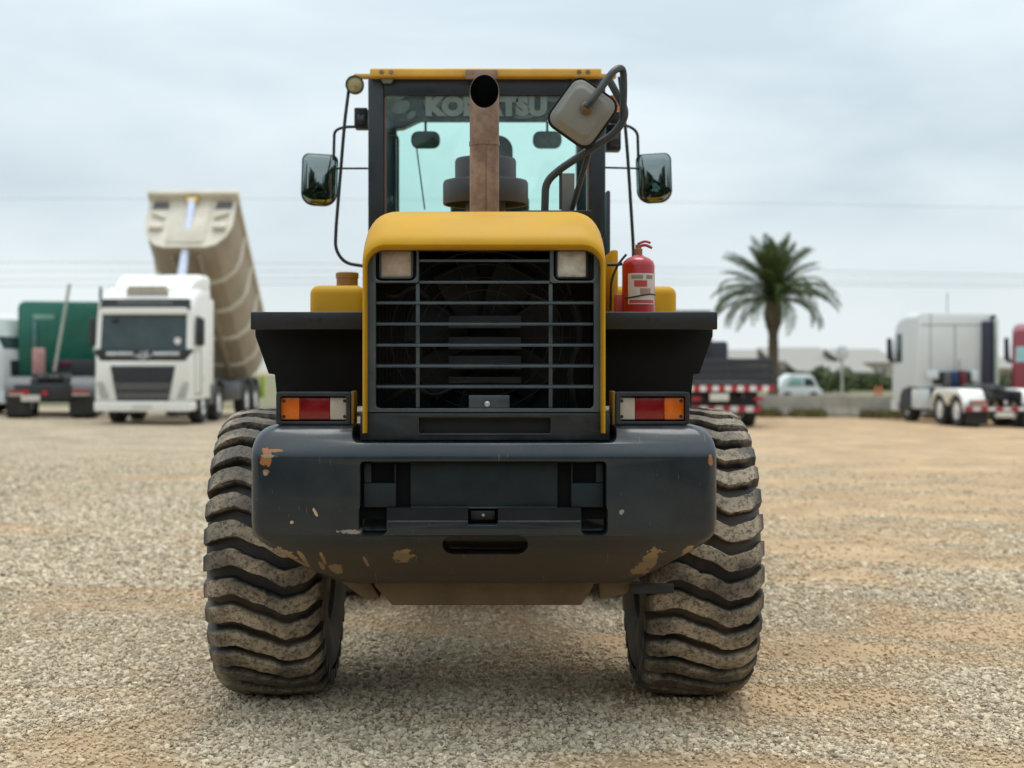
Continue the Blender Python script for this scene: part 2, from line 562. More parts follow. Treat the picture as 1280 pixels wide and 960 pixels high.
def grid_mesh(xs, ys, fz):
    bm = bmesh.new()
    rows = [[bm.verts.new((x, y, fz(x, y))) for x in xs] for y in ys]
    for a, b in zip(rows, rows[1:]):
        for i in range(len(xs) - 1):
            bm.faces.new((a[i], a[i + 1], b[i + 1], b[i]))
    return bm

def spaced(a, b, n, p=1.0):
    return [a + (b - a) * (k / n) ** p for k in range(n + 1)]

xs = sorted(set([-900, -400, -200, -120, -80, -60, -45, -35] + spaced(-28, 28, 140) + [35, 45, 60, 80, 120, 200, 400, 900]))
ys = sorted(set([-300, -120, -60, -30, -15, -8, -3] + spaced(0, 20, 80) + spaced(20, 70, 60)[1:] + [80, 100, 130, 170, 230, 320, 450, 700, 1200]))
g = MB(); g.bm.free(); g.bm = grid_mesh(xs, ys, ground_z)
tag(g.build('ground', GROUND, smooth=180), kind='structure')

# loose stones: geometry nodes on a patch of the same ground
def stone_material():
    m = bpy.data.materials.new('crushed_stone')
    m.use_nodes = True
    nt = m.node_tree
    b = nt.nodes['Principled BSDF']
    oi = N(nt, 'ShaderNodeObjectInfo')
    r_ = N(nt, 'ShaderNodeValToRGB')
    e = r_.color_ramp.elements
    e[0].position, e[0].color = 0.0, (0.27, 0.215, 0.15, 1)
    e[1].position, e[1].color = 1.0, (0.76, 0.66, 0.50, 1)
    k = e.new(0.35); k.color = (0.50, 0.42, 0.305, 1)
    k = e.new(0.6); k.color = (0.62, 0.53, 0.395, 1)
    k = e.new(0.78); k.color = (0.56, 0.44, 0.30, 1)
    L(nt, oi.outputs['Random'], r_.inputs['Fac'])
    g_ = N(nt, 'ShaderNodeNewGeometry')
    f = mask_nodes(nt, g_.outputs['Position'])
    mx_ = N(nt, 'ShaderNodeMix', data_type='RGBA')
    fm = N(nt, 'ShaderNodeMath', operation='MULTIPLY')
    L(nt, f, fm.inputs[0]); fm.inputs[1].default_value = 0.7
    L(nt, fm.outputs[0], mx_.inputs['Factor'])
    L(nt, r_.outputs['Color'], mx_.inputs['A'])
    mx_.inputs['B'].default_value = (0.56, 0.405, 0.245, 1)
    n_ = N(nt, 'ShaderNodeTexNoise', i_Scale=60.0, i_Detail=4.0)
    L(nt, g_.outputs['Position'], n_.inputs['Vector'])
    s_ = N(nt, 'ShaderNodeMapRange')
    for kk, v in (('From Min', 0.3), ('From Max', 0.7), ('To Min', 0.82), ('To Max', 1.18)):
        s_.inputs[kk].default_value = v
    L(nt, n_.outputs['Fac'], s_.inputs['Value'])
    mu = N(nt, 'ShaderNodeVectorMath', operation='SCALE')
    L(nt, mx_.outputs['Result'], mu.inputs[0])
    L(nt, s_.outputs['Result'], mu.inputs['Scale'])
    L(nt, mu.outputs['Vector'], b.inputs['Base Color'])
    b.inputs['Roughness'].default_value = 0.92
    b.inputs['Specular IOR Level'].default_value = 0.25
    return m

STONE = stone_material()

def stones(name, xr, yr, nx, ny, dens_lo, dens_hi, r0, r1, seed, fade):
    mb = MB(); mb.bm.free()
    mb.bm = grid_mesh(spaced(xr[0], xr[1], nx), spaced(yr[0], yr[1], ny), lambda x, y: ground_z(x, y) + 0.004)
    o = mb.build(name, STONE)
    ng = bpy.data.node_groups.new(name, 'GeometryNodeTree')
    ng.interface.new_socket('Geometry', in_out='INPUT', socket_type='NodeSocketGeometry')
    ng.interface.new_socket('Geometry', in_out='OUTPUT', socket_type='NodeSocketGeometry')
    gi = N(ng, 'NodeGroupInput'); go = N(ng, 'NodeGroupOutput')
    pos = N(ng, 'GeometryNodeInputPosition').outputs[0]
    f = mask_nodes(ng, pos)
    dm = N(ng, 'ShaderNodeMapRange')
    for k, v in (('From Min', 0.0), ('From Max', 1.0), ('To Min', dens_hi), ('To Max', dens_lo)):
        dm.inputs[k].default_value = v
    L(ng, f, dm.inputs['Value'])
    n4 = N(ng, 'ShaderNodeTexNoise', i_Scale=1.7, i_Detail=5.0)
    L(ng, pos, n4.inputs['Vector'])
    d4 = N(ng, 'ShaderNodeMapRange')
    for k, v in (('From Min', 0.36), ('From Max', 0.56), ('To Min', 0.35), ('To Max', 1.0)):
        d4.inputs[k].default_value = v
    L(ng, n4.outputs['Fac'], d4.inputs['Value'])
    dd = N(ng, 'ShaderNodeMath', operation='MULTIPLY')
    L(ng, dm.outputs['Result'], dd.inputs[0]); L(ng, d4.outputs['Result'], dd.inputs[1])
    sy_ = N(ng, 'ShaderNodeSeparateXYZ'); L(ng, pos, sy_.inputs[0])
    fy = N(ng, 'ShaderNodeMapRange')
    for k, v in (('From Min', fade[0]), ('From Max', fade[1]), ('To Min', 1.0), ('To Max', fade[2])): fy.inputs[k].default_value = v
    L(ng, sy_.outputs['Y'], fy.inputs['Value'])
    d5 = N(ng, 'ShaderNodeMath', operation='MULTIPLY'); L(ng, dd.outputs[0], d5.inputs[0]); L(ng, fy.outputs['Result'], d5.inputs[1]); dd = d5
    dp = N(ng, 'GeometryNodeDistributePointsOnFaces', distribute_method='RANDOM')
    dp.inputs['Seed'].default_value = seed
    L(ng, gi.outputs[0], dp.inputs['Mesh'])
    L(ng, dd.outputs[0], dp.inputs['Density'])
    gti = N(ng, 'GeometryNodeGeometryToInstance')
    for k in range(7):
        ico = N(ng, 'GeometryNodeMeshIcoSphere')
        ico.inputs['Radius'].default_value = 1.0
        ico.inputs['Subdivisions'].default_value = 2
        p_ = N(ng, 'GeometryNodeInputPosition').outputs[0]
        nn = N(ng, 'ShaderNodeTexNoise', noise_dimensions='4D', i_Scale=0.85, i_Detail=2.0)
        nn.inputs['W'].default_value = k * 7.3 + seed
        L(ng, p_, nn.inputs['Vector'])
        sb = N(ng, 'ShaderNodeVectorMath', operation='SUBTRACT')
        L(ng, nn.outputs['Color'], sb.inputs[0]); sb.inputs[1].default_value = (.5, .5, .5)
        s2 = N(ng, 'ShaderNodeVectorMath', operation='SCALE')
        L(ng, sb.outputs[0], s2.inputs[0]); s2.inputs['Scale'].default_value = 2.1
        spn = N(ng, 'GeometryNodeSetPosition')
        L(ng, ico.outputs['Mesh'], spn.inputs['Geometry'])
        L(ng, s2.outputs[0], spn.inputs['Offset'])
        smn = N(ng, 'GeometryNodeSetMaterial')
        smn.inputs['Material'].default_value = STONE
        L(ng, spn.outputs[0], smn.inputs['Geometry'])
        L(ng, smn.outputs[0], gti.inputs[0])
    ip = N(ng, 'GeometryNodeInstanceOnPoints')
    L(ng, dp.outputs['Points'], ip.inputs['Points'])
    L(ng, gti.outputs[0], ip.inputs['Instance'])
    ip.inputs['Pick Instance'].default_value = True
    rv = N(ng, 'FunctionNodeRandomValue', data_type='FLOAT_VECTOR')
    rv.inputs[0].default_value = (-0.5, -0.5, 0); rv.inputs[1].default_value = (0.5, 0.5, 6.283)
    L(ng, rv.outputs[0], ip.inputs['Rotation'])
    sv = N(ng, 'FunctionNodeRandomValue', data_type='FLOAT_VECTOR')
    sv.inputs[0].default_value = (r0, r0, r0 * 0.75); sv.inputs[1].default_value = (r1 * 1.25, r1, r1 * 0.85)
    sv.inputs['Seed'].default_value = 5
    # mostly small stones, a few large: multiply by a squared random
    s1 = N(ng, 'FunctionNodeRandomValue', data_type='FLOAT')
    s1.inputs[2].default_value = 0.0; s1.inputs[3].default_value = 1.0
    s1.inputs['Seed'].default_value = 9
    pw = N(ng, 'ShaderNodeMath', operation='POWER')
    L(ng, s1.outputs[1], pw.inputs[0]); pw.inputs[1].default_value = 5.0
    ma_ = N(ng, 'ShaderNodeMath', operation='MULTIPLY_ADD')
    L(ng, pw.outputs[0], ma_.inputs[0]); ma_.inputs[1].default_value = 1.5; ma_.inputs[2].default_value = 0.66
    vs = N(ng, 'ShaderNodeVectorMath', operation='SCALE')
    L(ng, sv.outputs[0], vs.inputs[0]); L(ng, ma_.outputs[0], vs.inputs['Scale'])
    L(ng, vs.outputs[0], ip.inputs['Scale'])
    L(ng, ip.outputs[0], go.inputs[0])
    md = o.modifiers.new('stones', 'NODES')
    md.node_group = ng
    return tag(o, 'loose grey and tan crushed stones lying thick on the yard in front of and under the loader', 'gravel', kind='stuff')

g1 = stones('gravel', (-3.4, 3.6), (4.6, 10.2), 40, 40, 1000, 6900, 0.0054, 0.0097, 3, (5, 10.5, .45))
g2 = stones('gravel', (-8.6, 9.6), (10.2, 26.0), 90, 80, 120, 1900, 0.008, 0.015, 11, (10.2, 25, .03))
g2['label'] = 'loose crushed stones strewn on the open yard between the loader and the parked trucks'

# ------------------------------------------------------------------ the wheel loader
LOC = Vector((0, 7.2, 0))
loader = thing('wheel_loader', 'yellow and dark grey wheel loader seen from behind, filling the middle of the yard', 'wheel loader', LOC)
def part(mb, name, m, parent=None, smooth=38):
    return mb.build(name, m, parent or loader, LOC, smooth)

# wheels -----------------------------------------------------------
def dusty_rubber():
    m = bpy.data.materials.new('muddy_tyre_rubber')
    m.use_nodes = True
    nt = m.node_tree
    b = nt.nodes['Principled BSDF']
    t = N(nt, 'ShaderNodeTexCoord')
    sx = N(nt, 'ShaderNodeSeparateXYZ')
    L(nt, t.outputs['Object'], sx.inputs[0])
    cb = N(nt, 'ShaderNodeCombineXYZ')
    L(nt, sx.outputs['Y'], cb.inputs['Y']); L(nt, sx.outputs['Z'], cb.inputs['Z'])
    ln = N(nt, 'ShaderNodeVectorMath', operation='LENGTH')
    L(nt, cb.outputs[0], ln.inputs[0])
    # crown: worn lug faces sit farther from the axle than the grooves
    x2 = N(nt, 'ShaderNodeMath', operation='MULTIPLY')
    L(nt, sx.outputs['X'], x2.inputs[0]); L(nt, sx.outputs['X'], x2.inputs[1])
    rad = N(nt, 'ShaderNodeMath', operation='MULTIPLY_ADD')
    L(nt, x2.outputs[0], rad.inputs[0]); rad.inputs[1].default_value = 0.42
    L(nt, ln.outputs['Value'], rad.inputs[2])
    top = N(nt, 'ShaderNodeMapRange')
    for k, v in (('From Min', 0.712), ('From Max', 0.736), ('To Min', 0.0), ('To Max', 1.0)):
        top.inputs[k].default_value = v
    L(nt, rad.outputs[0], top.inputs['Value'])
    n1 = N(nt, 'ShaderNodeTexNoise', i_Scale=46.0, i_Detail=10.0, i_Roughness=0.8)
    L(nt, t.outputs['Object'], n1.inputs['Vector'])
    n2 = N(nt, 'ShaderNodeTexNoise', i_Scale=4.0, i_Detail=4.0)
    L(nt, t.outputs['Object'], n2.inputs['Vector'])
    sp_ = N(nt, 'ShaderNodeMapRange')
    for k, v in (('From Min', 0.42), ('From Max', 0.52), ('To Min', 0.10), ('To Max', 1.0)):
        sp_.inputs[k].default_value = v
    L(nt, n1.outputs['Fac'], sp_.inputs['Value'])
    lg = N(nt, 'ShaderNodeMapRange')
    for k, v in (('From Min', 0.40), ('From Max', 0.58), ('To Min', 0.35), ('To Max', 1.0)):
        lg.inputs[k].default_value = v
    L(nt, n2.outputs['Fac'], lg.inputs['Value'])
    f1 = N(nt, 'ShaderNodeMath', operation='MULTIPLY'); L(nt, top.outputs['Result'], f1.inputs[0]); L(nt, sp_.outputs['Result'], f1.inputs[1])
    f2 = N(nt, 'ShaderNodeMath', operation='MULTIPLY'); L(nt, f1.outputs[0], f2.inputs[0]); L(nt, lg.outputs['Result'], f2.inputs[1])
    bc = N(nt, 'ShaderNodeMix', data_type='RGBA')                 # mud film in the grooves
    gm = N(nt, 'ShaderNodeMapRange')
    for k, v in (('From Min', 0.42), ('From Max', 0.62), ('To Min', 0.0), ('To Max', 0.9)):
        gm.inputs[k].default_value = v
    L(nt, n2.outputs['Fac'], gm.inputs['Value'])
    L(nt, gm.outputs['Result'], bc.inputs['Factor'])
    bc.inputs['A'].default_value = (0.017, 0.018, 0.018, 1)
    bc.inputs['B'].default_value = (0.085, 0.066, 0.046, 1)
    du = N(nt, 'ShaderNodeMix', data_type='RGBA')
    L(nt, n2.outputs['Fac'], du.inputs['Factor'])
    du.inputs['A'].default_value = (0.27, 0.205, 0.135, 1)
    du.inputs['B'].default_value = (0.50, 0.42, 0.315, 1)
    mx_ = N(nt, 'ShaderNodeMix', data_type='RGBA')
    L(nt, f2.outputs[0], mx_.inputs['Factor'])
    L(nt, bc.outputs['Result'], mx_.inputs['A']); L(nt, du.outputs['Result'], mx_.inputs['B'])
    L(nt, mx_.outputs['Result'], b.inputs['Base Color'])
    ro = N(nt, 'ShaderNodeMapRange')
    for k, v in (('From Min', 0.0), ('From Max', 1.0), ('To Min', 0.55), ('To Max', 0.95)):
        ro.inputs[k].default_value = v
    L(nt, f2.outputs[0], ro.inputs['Value'])
    L(nt, ro.outputs['Result'], b.inputs['Roughness'])
    bp = N(nt, 'ShaderNodeBump', i_Strength=0.5, i_Distance=0.006)
    L(nt, n1.outputs['Fac'], bp.inputs['Height'])
    L(nt, bp.outputs['Normal'], b.inputs['Normal'])
    return m
TYRE = dusty_rubber()

def crown(x): return 0.687 - 0.42 * x * x * 0.9

def wave(u):
    pts = ((0.0, 0.002), (0.10, 0.024), (0.25, 0.042), (0.5, -0.010), (0.70, -0.064), (0.86, -0.044), (1.0, 0.014))
    for (a, p), (b, q) in zip(pts, pts[1:]):
        if u <= b:
            t = (u - a) / (b - a)
            t = t * t * (3 - 2 * t) * 0.6 + t * 0.4
            return p + (q - p) * t
    return pts[-1][1]

def loader_tyre_mesh(seed, phase):
    rr_ = random.Random(seed)
    mb = MB()
    prof = [(0.33, -0.20), (0.36, -0.235), (0.42, -0.258), (0.52, -0.272), (0.59, -0.262), (0.63, -0.242), (0.652, -0.222)]
    prof += [(crown(x), x) for x in (-0.19, -0.15, -0.1, -0.05, 0, 0.05, 0.1, 0.15, 0.19)]
    prof += [(r, -h) for r, h in reversed(prof[:7])]
    mb.lathe(prof, axis='x', n=96, caps=False)
    NL = 33
    b = bmesh.new()
    for k in range(NL):
        a0 = 2 * math.pi * (k + phase) / NL
        rings = []
        nu = 34
        wl = 0.0375 + rr_.uniform(-0.002, 0.002)
        hh = 0.061 + rr_.uniform(-0.003, 0.002)
        for i in range(nu + 1):
            u = i / nu
            x = -0.262 + 0.524 * u
            e = abs(u - 0.5) * 2
            h = hh
            if e > 0.9:                       # wrap round the shoulder
                t = (e - 0.9) / 0.1
                h = hh * (1 - 0.30 * t)
            base = crown(x) if abs(x) < 0.2 else 0.671 - (abs(x) - 0.2) * 0.55
            jit = rr_.uniform(-0.0015, 0.0015)
            c = wave(u) + jit
            w = wl * (1.0 + 0.10 * math.cos(2 * math.pi * u)) * (1 - 0.12 * (e > 0.95))
            ring = []
            for dw, dr in ((-1.22, -0.02), (-1.03, h * 0.90), (-0.96, h), (0.96, h), (1.03, h * 0.90), (1.22, -0.02)):
                r = base + dr + rr_.uniform(-0.0016, 0.0016)
                s_ = c + dw * w + rr_.uniform(-.0022, .0022) - (rr_.uniform(.004, .010) * (1 if dw > 0 else -1) if abs(dw) < 1.1 and rr_.random() < .05 else 0)
                ang = a0 + s_ / 0.73
                ring.append(b.verts.new((x, -r * math.cos(ang), r * math.sin(ang))))
            rings.append(ring)
        for p, q in zip(rings, rings[1:]):
            for j in range(5):
                b.faces.new((p[j], q[j], q[j + 1], p[j + 1]))
        b.faces.new(rings[0]); b.faces.new(rings[-1][::-1])
    bmesh.ops.recalc_face_normals(b, faces=b.faces[:])
    mb.merge(b)
    return mb.mesh('tyre', TYRE, smooth=28)

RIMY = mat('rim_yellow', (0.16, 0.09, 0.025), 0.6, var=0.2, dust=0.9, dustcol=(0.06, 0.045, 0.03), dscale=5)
def rim_mesh():
    mb = MB()
    mb.lathe([(0.345, -0.215), (0.355, -0.20), (0.33, -0.16), (0.31, -0.05), (0.31, 0.05), (0.33, 0.16), (0.355, 0.20), (0.345, 0.215),
              (0.30, 0.20), (0.28, 0.10), (0.2, 0.06), (0.1, 0.05), (0.1, -0.05), (0.2, -0.06), (0.28, -0.10), (0.30, -0.20), (0.345, -0.215)], axis='x', n=40, caps=False)
    mb.lathe([(0, -.055), (.11, -.055), (.11, .055), (0, .055)], axis='x', n=24)
    return mb.mesh('wheel', RIMY)
RIMM = rim_mesh()
TM = [loader_tyre_mesh(5, 0.1), loader_tyre_mesh(9, 0.62)]
for i, (x, y) in enumerate(((-0.985, 0), (0.985, 0), (-0.985, 3.15), (0.985, 3.15))):
    w = link('wheel', RIMM, loader, (x, y, 0.682)); w.scale = (1, .925, .925)
    link('tyre', TM[i % 2], w)

HITCH = mat('hitch_plate_paint', (0.012, 0.020, 0.024), .5, var=.35, vscale=6, dust=.3, dustcol=(.05, .05, .045), dscale=5, spec=.2)
# counterweight -----------------------------------------------------
def add_boolean(base, cutters):
    for c in cutters:
        m_ = base.modifiers.new('cut', 'BOOLEAN')
        m_.operation = 'DIFFERENCE'; m_.solver = 'EXACT'; m_.object = c
    bv = base.modifiers.new('bevel', 'BEVEL')
    bv.width = 0.0045; bv.segments = 2; bv.limit_method = 'ANGLE'; bv.angle_limit = R(40); bv.use_clamp_overlap = False
    dg = C.evaluated_depsgraph_get()
    me = bpy.data.meshes.new_from_object(base.evaluated_get(dg))
    base.modifiers.clear()
    base.data = me
    me.polygons.foreach_set('use_smooth', [True] * len(me.polygons))
    me.set_sharp_from_angle(angle=R(30))
    for c in cutters:
        bpy.data.objects.remove(c)

lv = [(.652, .590, 6.285, .05), (.664, .635, 6.255, .06), (.70, .70, 6.205, .06), (.75, .775, 6.15, .06), (.80, .845, 6.092, .06), (.84, .90, 6.046, .06), (.865, .926, 6.022, .06),
      (.885, .940, 6.008, .06), (.905, .947, 6.002, .06), (.95, .951, 6.0, .06), (1.05, .951, 6.0, .06), (1.20, .951, 6.0, .06), (1.212, .951, 6.001, .06),
      (1.224, .951, 6.006, .06), (1.236, .951, 6.014, .06), (1.262, .946, 6.034, .06), (1.285, .937, 6.052, .06), (1.303, .924, 6.068, .06), (1.317, .908, 6.084, .06), (1.326, .89, 6.10, .06), (1.330, .865, 6.118, .06)]
loops = []
for z, w, yf, r in lv:
    loops.append([(x, y, z) for x, y in rrect(-w, w, yf, 6.42, r, 6)])
cw = MB().loft(loops).build('counterweight', BUMP, None, LOC)
def cutter(fn):
    mb = MB(); fn(mb)
    return mb.build('cutter', BUMP, None, LOC)
Yb = 6.0
cuts = [
    cutter(lambda m: m.prism(rrect(X(441, 6.08), X(770, 6.08), 1.262, 1.7, .03), 5.8, 6.3)),
    cutter(lambda m: m.prism(rrect(X(450, Yb), X(758, Yb), Z(652, Yb), Z(577, Yb), .018), 5.8, 6.085)),
    cutter(lambda m: m.prism(rrect(X(448.5, Yb), X(483, Yb), Z(669, Yb), Z(632, Yb), .022), 5.8, 6.16)),
    cutter(lambda m: m.prism(rrect(X(727, Yb), X(759.5, Yb), Z(669, Yb), Z(632, Yb), .022), 5.8, 6.16)),
    cutter(lambda m: m.prism(rrect(X(585, Yb), X(622, Yb), Z(656, Yb), Z(640, Yb), .006), 5.8, 6.084)),
    cutter(lambda m: m.prism(rrect(X(553, 6.02), X(660, 6.02), Z(695, 6.02), Z(670, 6.02), .04, 8), 5.8, 6.24)),
]
add_boolean(cw, cuts)
cw.parent = loader
CHIPC = (0.52, 0.37, 0.19)
yy = -1.12
def bl(px, py, rpx, rpz, sl, Y=6.08):
    return (X(px, Y), Y - 7.2, Z(py, Y), rpx / FPX * Y, rpz / FPX * Y, sl)
mix_in(BUMP, blobs([bl(358, 694, 15, 7, 35), bl(372, 707, 10, 4, 30), bl(378, 700, 3, 13, -25), bl(402, 697, 2.6, 11, -12), bl(418, 715, 9, 8, 20), bl(503, 697, 15, 10, -20, 6.05),
                    bl(456, 704, 2.4, 8, -20), bl(813, 704, 10, 22, 28), bl(800, 716, 12, 6, -25), bl(860, 690, 6, 9, 30), bl(346, 690, 5, 4, 20), bl(394, 640, 2.2, 6, -28, 6.0), bl(365, 653, 2, 2.2, 20, 6.0), bl(400, 712, 3, 8, -20)],
                   30, 1.15), CHIPC, 0.8)
mix_in(BUMP, blobs([bl(333, 572, 8, 12, 0, 6.01), bl(343, 563, 11, 2.2, 0, 6.01), bl(333, 590, 4, 4, 0, 6.01), bl(888, 575, 3.2, 8, 0, 6.01)], 46, 0.9), (0.34, 0.135, 0.04), 0.85)
mix_in(BUMP, blobs([bl(336, 570, 11, 2, 0, 6.01), bl(440, 665, 18, 3, 0, 6.0), bl(777, 640, 3, 4, 30, 6.0), bl(700, 601, 1.5, 3, 20, 6.0), bl(332, 592, 3, 3, 0, 6.0)], 60, 0.95), (0.28, 0.25, 0.20), 0.8)
# mud film plus the ground's brown reflection, painted on the underslung lower face
def low_mud_reflection(nt):
    t = N(nt, 'ShaderNodeTexCoord'); s_ = N(nt, 'ShaderNodeSeparateXYZ'); L(nt, t.outputs['Object'], s_.inputs[0])
    nz_ = N(nt, 'ShaderNodeTexNoise', i_Scale=3.0, i_Detail=7.0, i_Roughness=0.65); L(nt, t.outputs['Object'], nz_.inputs['Vector'])
    a = N(nt, 'ShaderNodeMath', operation='MULTIPLY_ADD'); L(nt, nz_.outputs['Fac'], a.inputs[0]); a.inputs[1].default_value = 0.16; L(nt, s_.outputs['Z'], a.inputs[2])
    m_ = N(nt, 'ShaderNodeMapRange')
    for k, v in (('From Min', 0.98), ('From Max', 0.86), ('To Min', 0.0), ('To Max', 0.7)): m_.inputs[k].default_value = v
    L(nt, a.outputs[0], m_.inputs['Value'])
    return m_.outputs['Result']
mix_in(BUMP, low_mud_reflection, (0.062, 0.040, 0.018), 0.6)
# hairline scratches and dust runs
def scratches(nt):
    t = N(nt, 'ShaderNodeTexCoord'); tot = None
    for rot, sc_, th in ((24, (60, 1, 7), .735), (-38, (70, 1, 9), .735), (75, (50, 1, 6), .74)):
        mp_ = N(nt, 'ShaderNodeMapping'); mp_.inputs['Rotation'].default_value = (0, R(rot), 0); mp_.inputs['Scale'].default_value = sc_
        L(nt, t.outputs['Object'], mp_.inputs['Vector'])
        n_ = N(nt, 'ShaderNodeTexNoise', i_Scale=1.6, i_Detail=2.0); L(nt, mp_.outputs['Vector'], n_.inputs['Vector'])
        m_ = N(nt, 'ShaderNodeMapRange')
        for k, v in (('From Min', th), ('From Max', th + .03), ('To Min', 0.0), ('To Max', 0.55)): m_.inputs[k].default_value = v
        L(nt, n_.outputs['Fac'], m_.inputs['Value'])
        if tot is None: tot = m_.outputs['Result']
        else:
            mm = N(nt, 'ShaderNodeMath', operation='MAXIMUM'); L(nt, tot, mm.inputs[0]); L(nt, m_.outputs['Result'], mm.inputs[1]); tot = mm.outputs[0]
    return tot
mix_in(BUMP, scratches, (0.16, 0.155, 0.14), 0.7)

RECESS_SHADE = mat('recess_shade_black', (0.004, 0.005, 0.006), 0.8, var=.3, spec=.15)
# hitch plate and side plates inside the recess
p = MB(); p.box(X(451.5, 6.08), X(757, 6.08), 6.076, 6.084, Z(649, 6.08), Z(579, 6.08)); part(p, 'recess_shade_sheet', RECESS_SHADE, cw)  # black sheet paints shade into the back of the recess
p = MB()
p.prism([(X(a, 6.06), Z(b, 6.06)) for a, b in ((513, 577), (697, 577), (697, 634), (513, 634))], 6.055, 6.10, bev=.004)
part(p, 'hitch_plate', HITCH, cw).location = (0, 0, 0)
for s0, s1, t0, t1 in ((455, 495, 494, 464), (714, 754, 715, 745)):
    p = MB()
    p.box(X(s0, 6.05), X(s1, 6.05), 6.045, 6.11, Z(634, 6.05), Z(604, 6.05), .003)
    a, b = (s0, 464) if s0 < 600 else (745, s1)
    p.box(X(a, 6.05), X(b, 6.05), 6.046, 6.11, Z(603.2, 6.05), Z(578.5, 6.05), .003)
    c_, d_ = (493.2, s1) if s0 < 600 else (s0, 715.8)
    p.box(X(c_, 6.05), X(d_, 6.05), 6.0465, 6.11, Z(603.2, 6.05), Z(578.5, 6.05), .002)
    part(p, 'recess_plate', HITCH, cw)
p = MB()
zt, zb = Z(634, 6.055), Z(651, 6.0)
p.prism([(6.003, zb - .004), (6.006, zb + .002), (6.030, zt), (6.07, zt), (6.07, zb - .004)], X(483, 6.0), X(585, 6.0), 'x', .002)
p.prism([(6.003, zb - .004), (6.006, zb + .002), (6.030, zt), (6.07, zt), (6.07, zb - .004)], X(622.5, 6.0), X(727, 6.0), 'x', .002)
part(p, 'recess_ledge', RUBBER, cw)
for a_, b2_ in ((484, 585), (622.5, 726)):
    p = MB(); p.box(X(a_, 6.0), X(b2_, 6.0), 5.997, 6.004, Z(653, 6.0), Z(650.6, 6.0), .001); part(p, 'recess_lip_highlight', SLATE, cw)  # paler strips painted as highlights along the ledge edge
p = MB(); p.box(X(514, 6.05), X(696, 6.05), 6.048, 6.056, Z(635.5, 6.05), Z(633.5, 6.05), .001); part(p, 'plate_lip_highlight', SLATE, cw)  # paler strip painted as a highlight on the plate's lower edge
p = MB()
p.box(X(588, 6.07), X(619, 6.07), 6.06, 6.09, Z(652, 6.07), Z(638, 6.07), .004)
part(p, 'latch', BLACK, cw)
p = MB(); p.lathe([(0.0, -.004), (.006, -.004), (.008, 0), (.008, .01)], (X(604, 6.05), 6.0535, Z(645, 6.05) + .004), 'y', 10)
part(p, 'bolt', CHROME, cw)

# belly plate, brackets, axle, chassis -------------------------------
p = MB()
p.prism([(X(468, 6.42), .66), (X(742, 6.42), .66), (X(742, 6.42), Z(733, 6.42)), (X(727, 6.42), Z(757, 6.42)), (X(490, 6.42), Z(757, 6.42)), (X(468, 6.42), Z(733, 6.42))], 6.43, 7.0, bev=.006)
part(p, 'belly_plate', MUD)
for poly in (((425, 725), (462, 725), (475, 747), (452, 745)), ((748, 725), (800, 725), (780, 742), (750, 748))):
    p = MB(); p.prism([(X(a, 6.46), Z(b, 6.46)) for a, b in poly], 6.44, 6.62, bev=.004); part(p, 'bracket', MUD)
p = MB(); p.box(X(788, 6.4), X(842, 6.4), 6.395, 6.43, Z(742, 6.4), Z(730, 6.4), .003, mtx=None)
tow = part(p, 'tow_bar', DARK)
p = MB()
p.lathe([(0.0, -.82), (.13, -.82), (.14, -.5), (.15, -.3), (.24, -.2), (.27, 0), (.24, .2), (.15, .3), (.14, .5), (.13, .82), (0.0, .82)], (0, 7.2, .69), 'x', 20)
part(p, 'rear_axle', BLACK)
p = MB(); p.box(-.42, .42, 6.42, 8.6, .70, 1.25, .02); p.box(-.3, .3, 8.6, 9.2, .6, 1.0, .02); part(p, 'rear_frame', BLACK)
p = MB(); p.box(-.5, .5, 9.2, 11.2, .55, 1.2, .05); p.lathe([(0, -.82), (.14, -.82), (.2, -.2), (.2, .2), (.14, .82), (0, .82)], (0, 10.35, .69), 'x', 18)
part(p, 'front_frame', YELLOW)
p = MB()
bk = [(11.65, .32), (11.58, .6), (11.62, .95), (11.8, 1.2), (12.1, 1.28), (12.1, 1.24), (11.86, 1.15), (11.69, .93), (11.65, .6), (11.75, .36), (12.0, .2), (12.6, .11), (12.6, .07), (11.95, .13)]
p.prism(bk, -1.36, 1.36, 'x')
part(p, 'bucket', MUD)
for s_ in (-1, 1):
    p = MB(); p.tube(fillet([(s_ * .42, 9.6, 1.55), (s_ * .42, 10.6, 1.35), (s_ * .42, 11.7, .55)], .5), .09, 8); part(p, 'lift_arm', YELLOW)

# fenders -------------------------------------------------------------
for s_ in (-1, 1):
    def sx(v): return s_ * abs(v)
    xo, xi = .992, .512
    p = MB()
    p.box(min(sx(xo), sx(xi)), max(sx(xo), sx(xi)), 6.30, 8.3, 1.782, 1.806, .005)
    f_ = part(p, 'fender', BLACK)
    p = MB()
    p.box(min(sx(xo), sx(xi)), max(sx(xo), sx(xi)), 6.285, 6.312, Z(412, 6.29), Z(390, 6.29), .006)
    part(p, 'fender_lip', BLACK, f_)
    p = MB()
    pl = [(sx(.50), 1.78), (sx(1.005), 1.78), (sx(1.003), Z(420, 6.5)), (sx(.945), Z(467, 6.5)), (sx(.918), Z(468, 6.5)), (sx(.905), 1.40), (sx(.50), 1.40)]
    p.prism(pl, 6.49, 6.53, bev=.003)
    part(p, 'mud_guard', RUBBER, f_)
    p = MB()
    p.prism([(6.53, 1.778), (8.2, 1.778), (8.2, 1.2), (7.95, 1.2), (7.9, 1.5), (7.6, 1.62), (6.9, 1.62), (6.53, 1.5)], sx(.49), sx(.535), 'x')
    part(p, 'fender_side_plate', BLACK, f_)
    for bx in (.74, .70, .62):
        p = MB(); p.lathe([(0, -.004), (.007, -.004), (.009, 0), (.009, .01)], (sx(bx), 6.287, 1.775), 'y', 8); part(p, 'bolt', BLACK, f_)

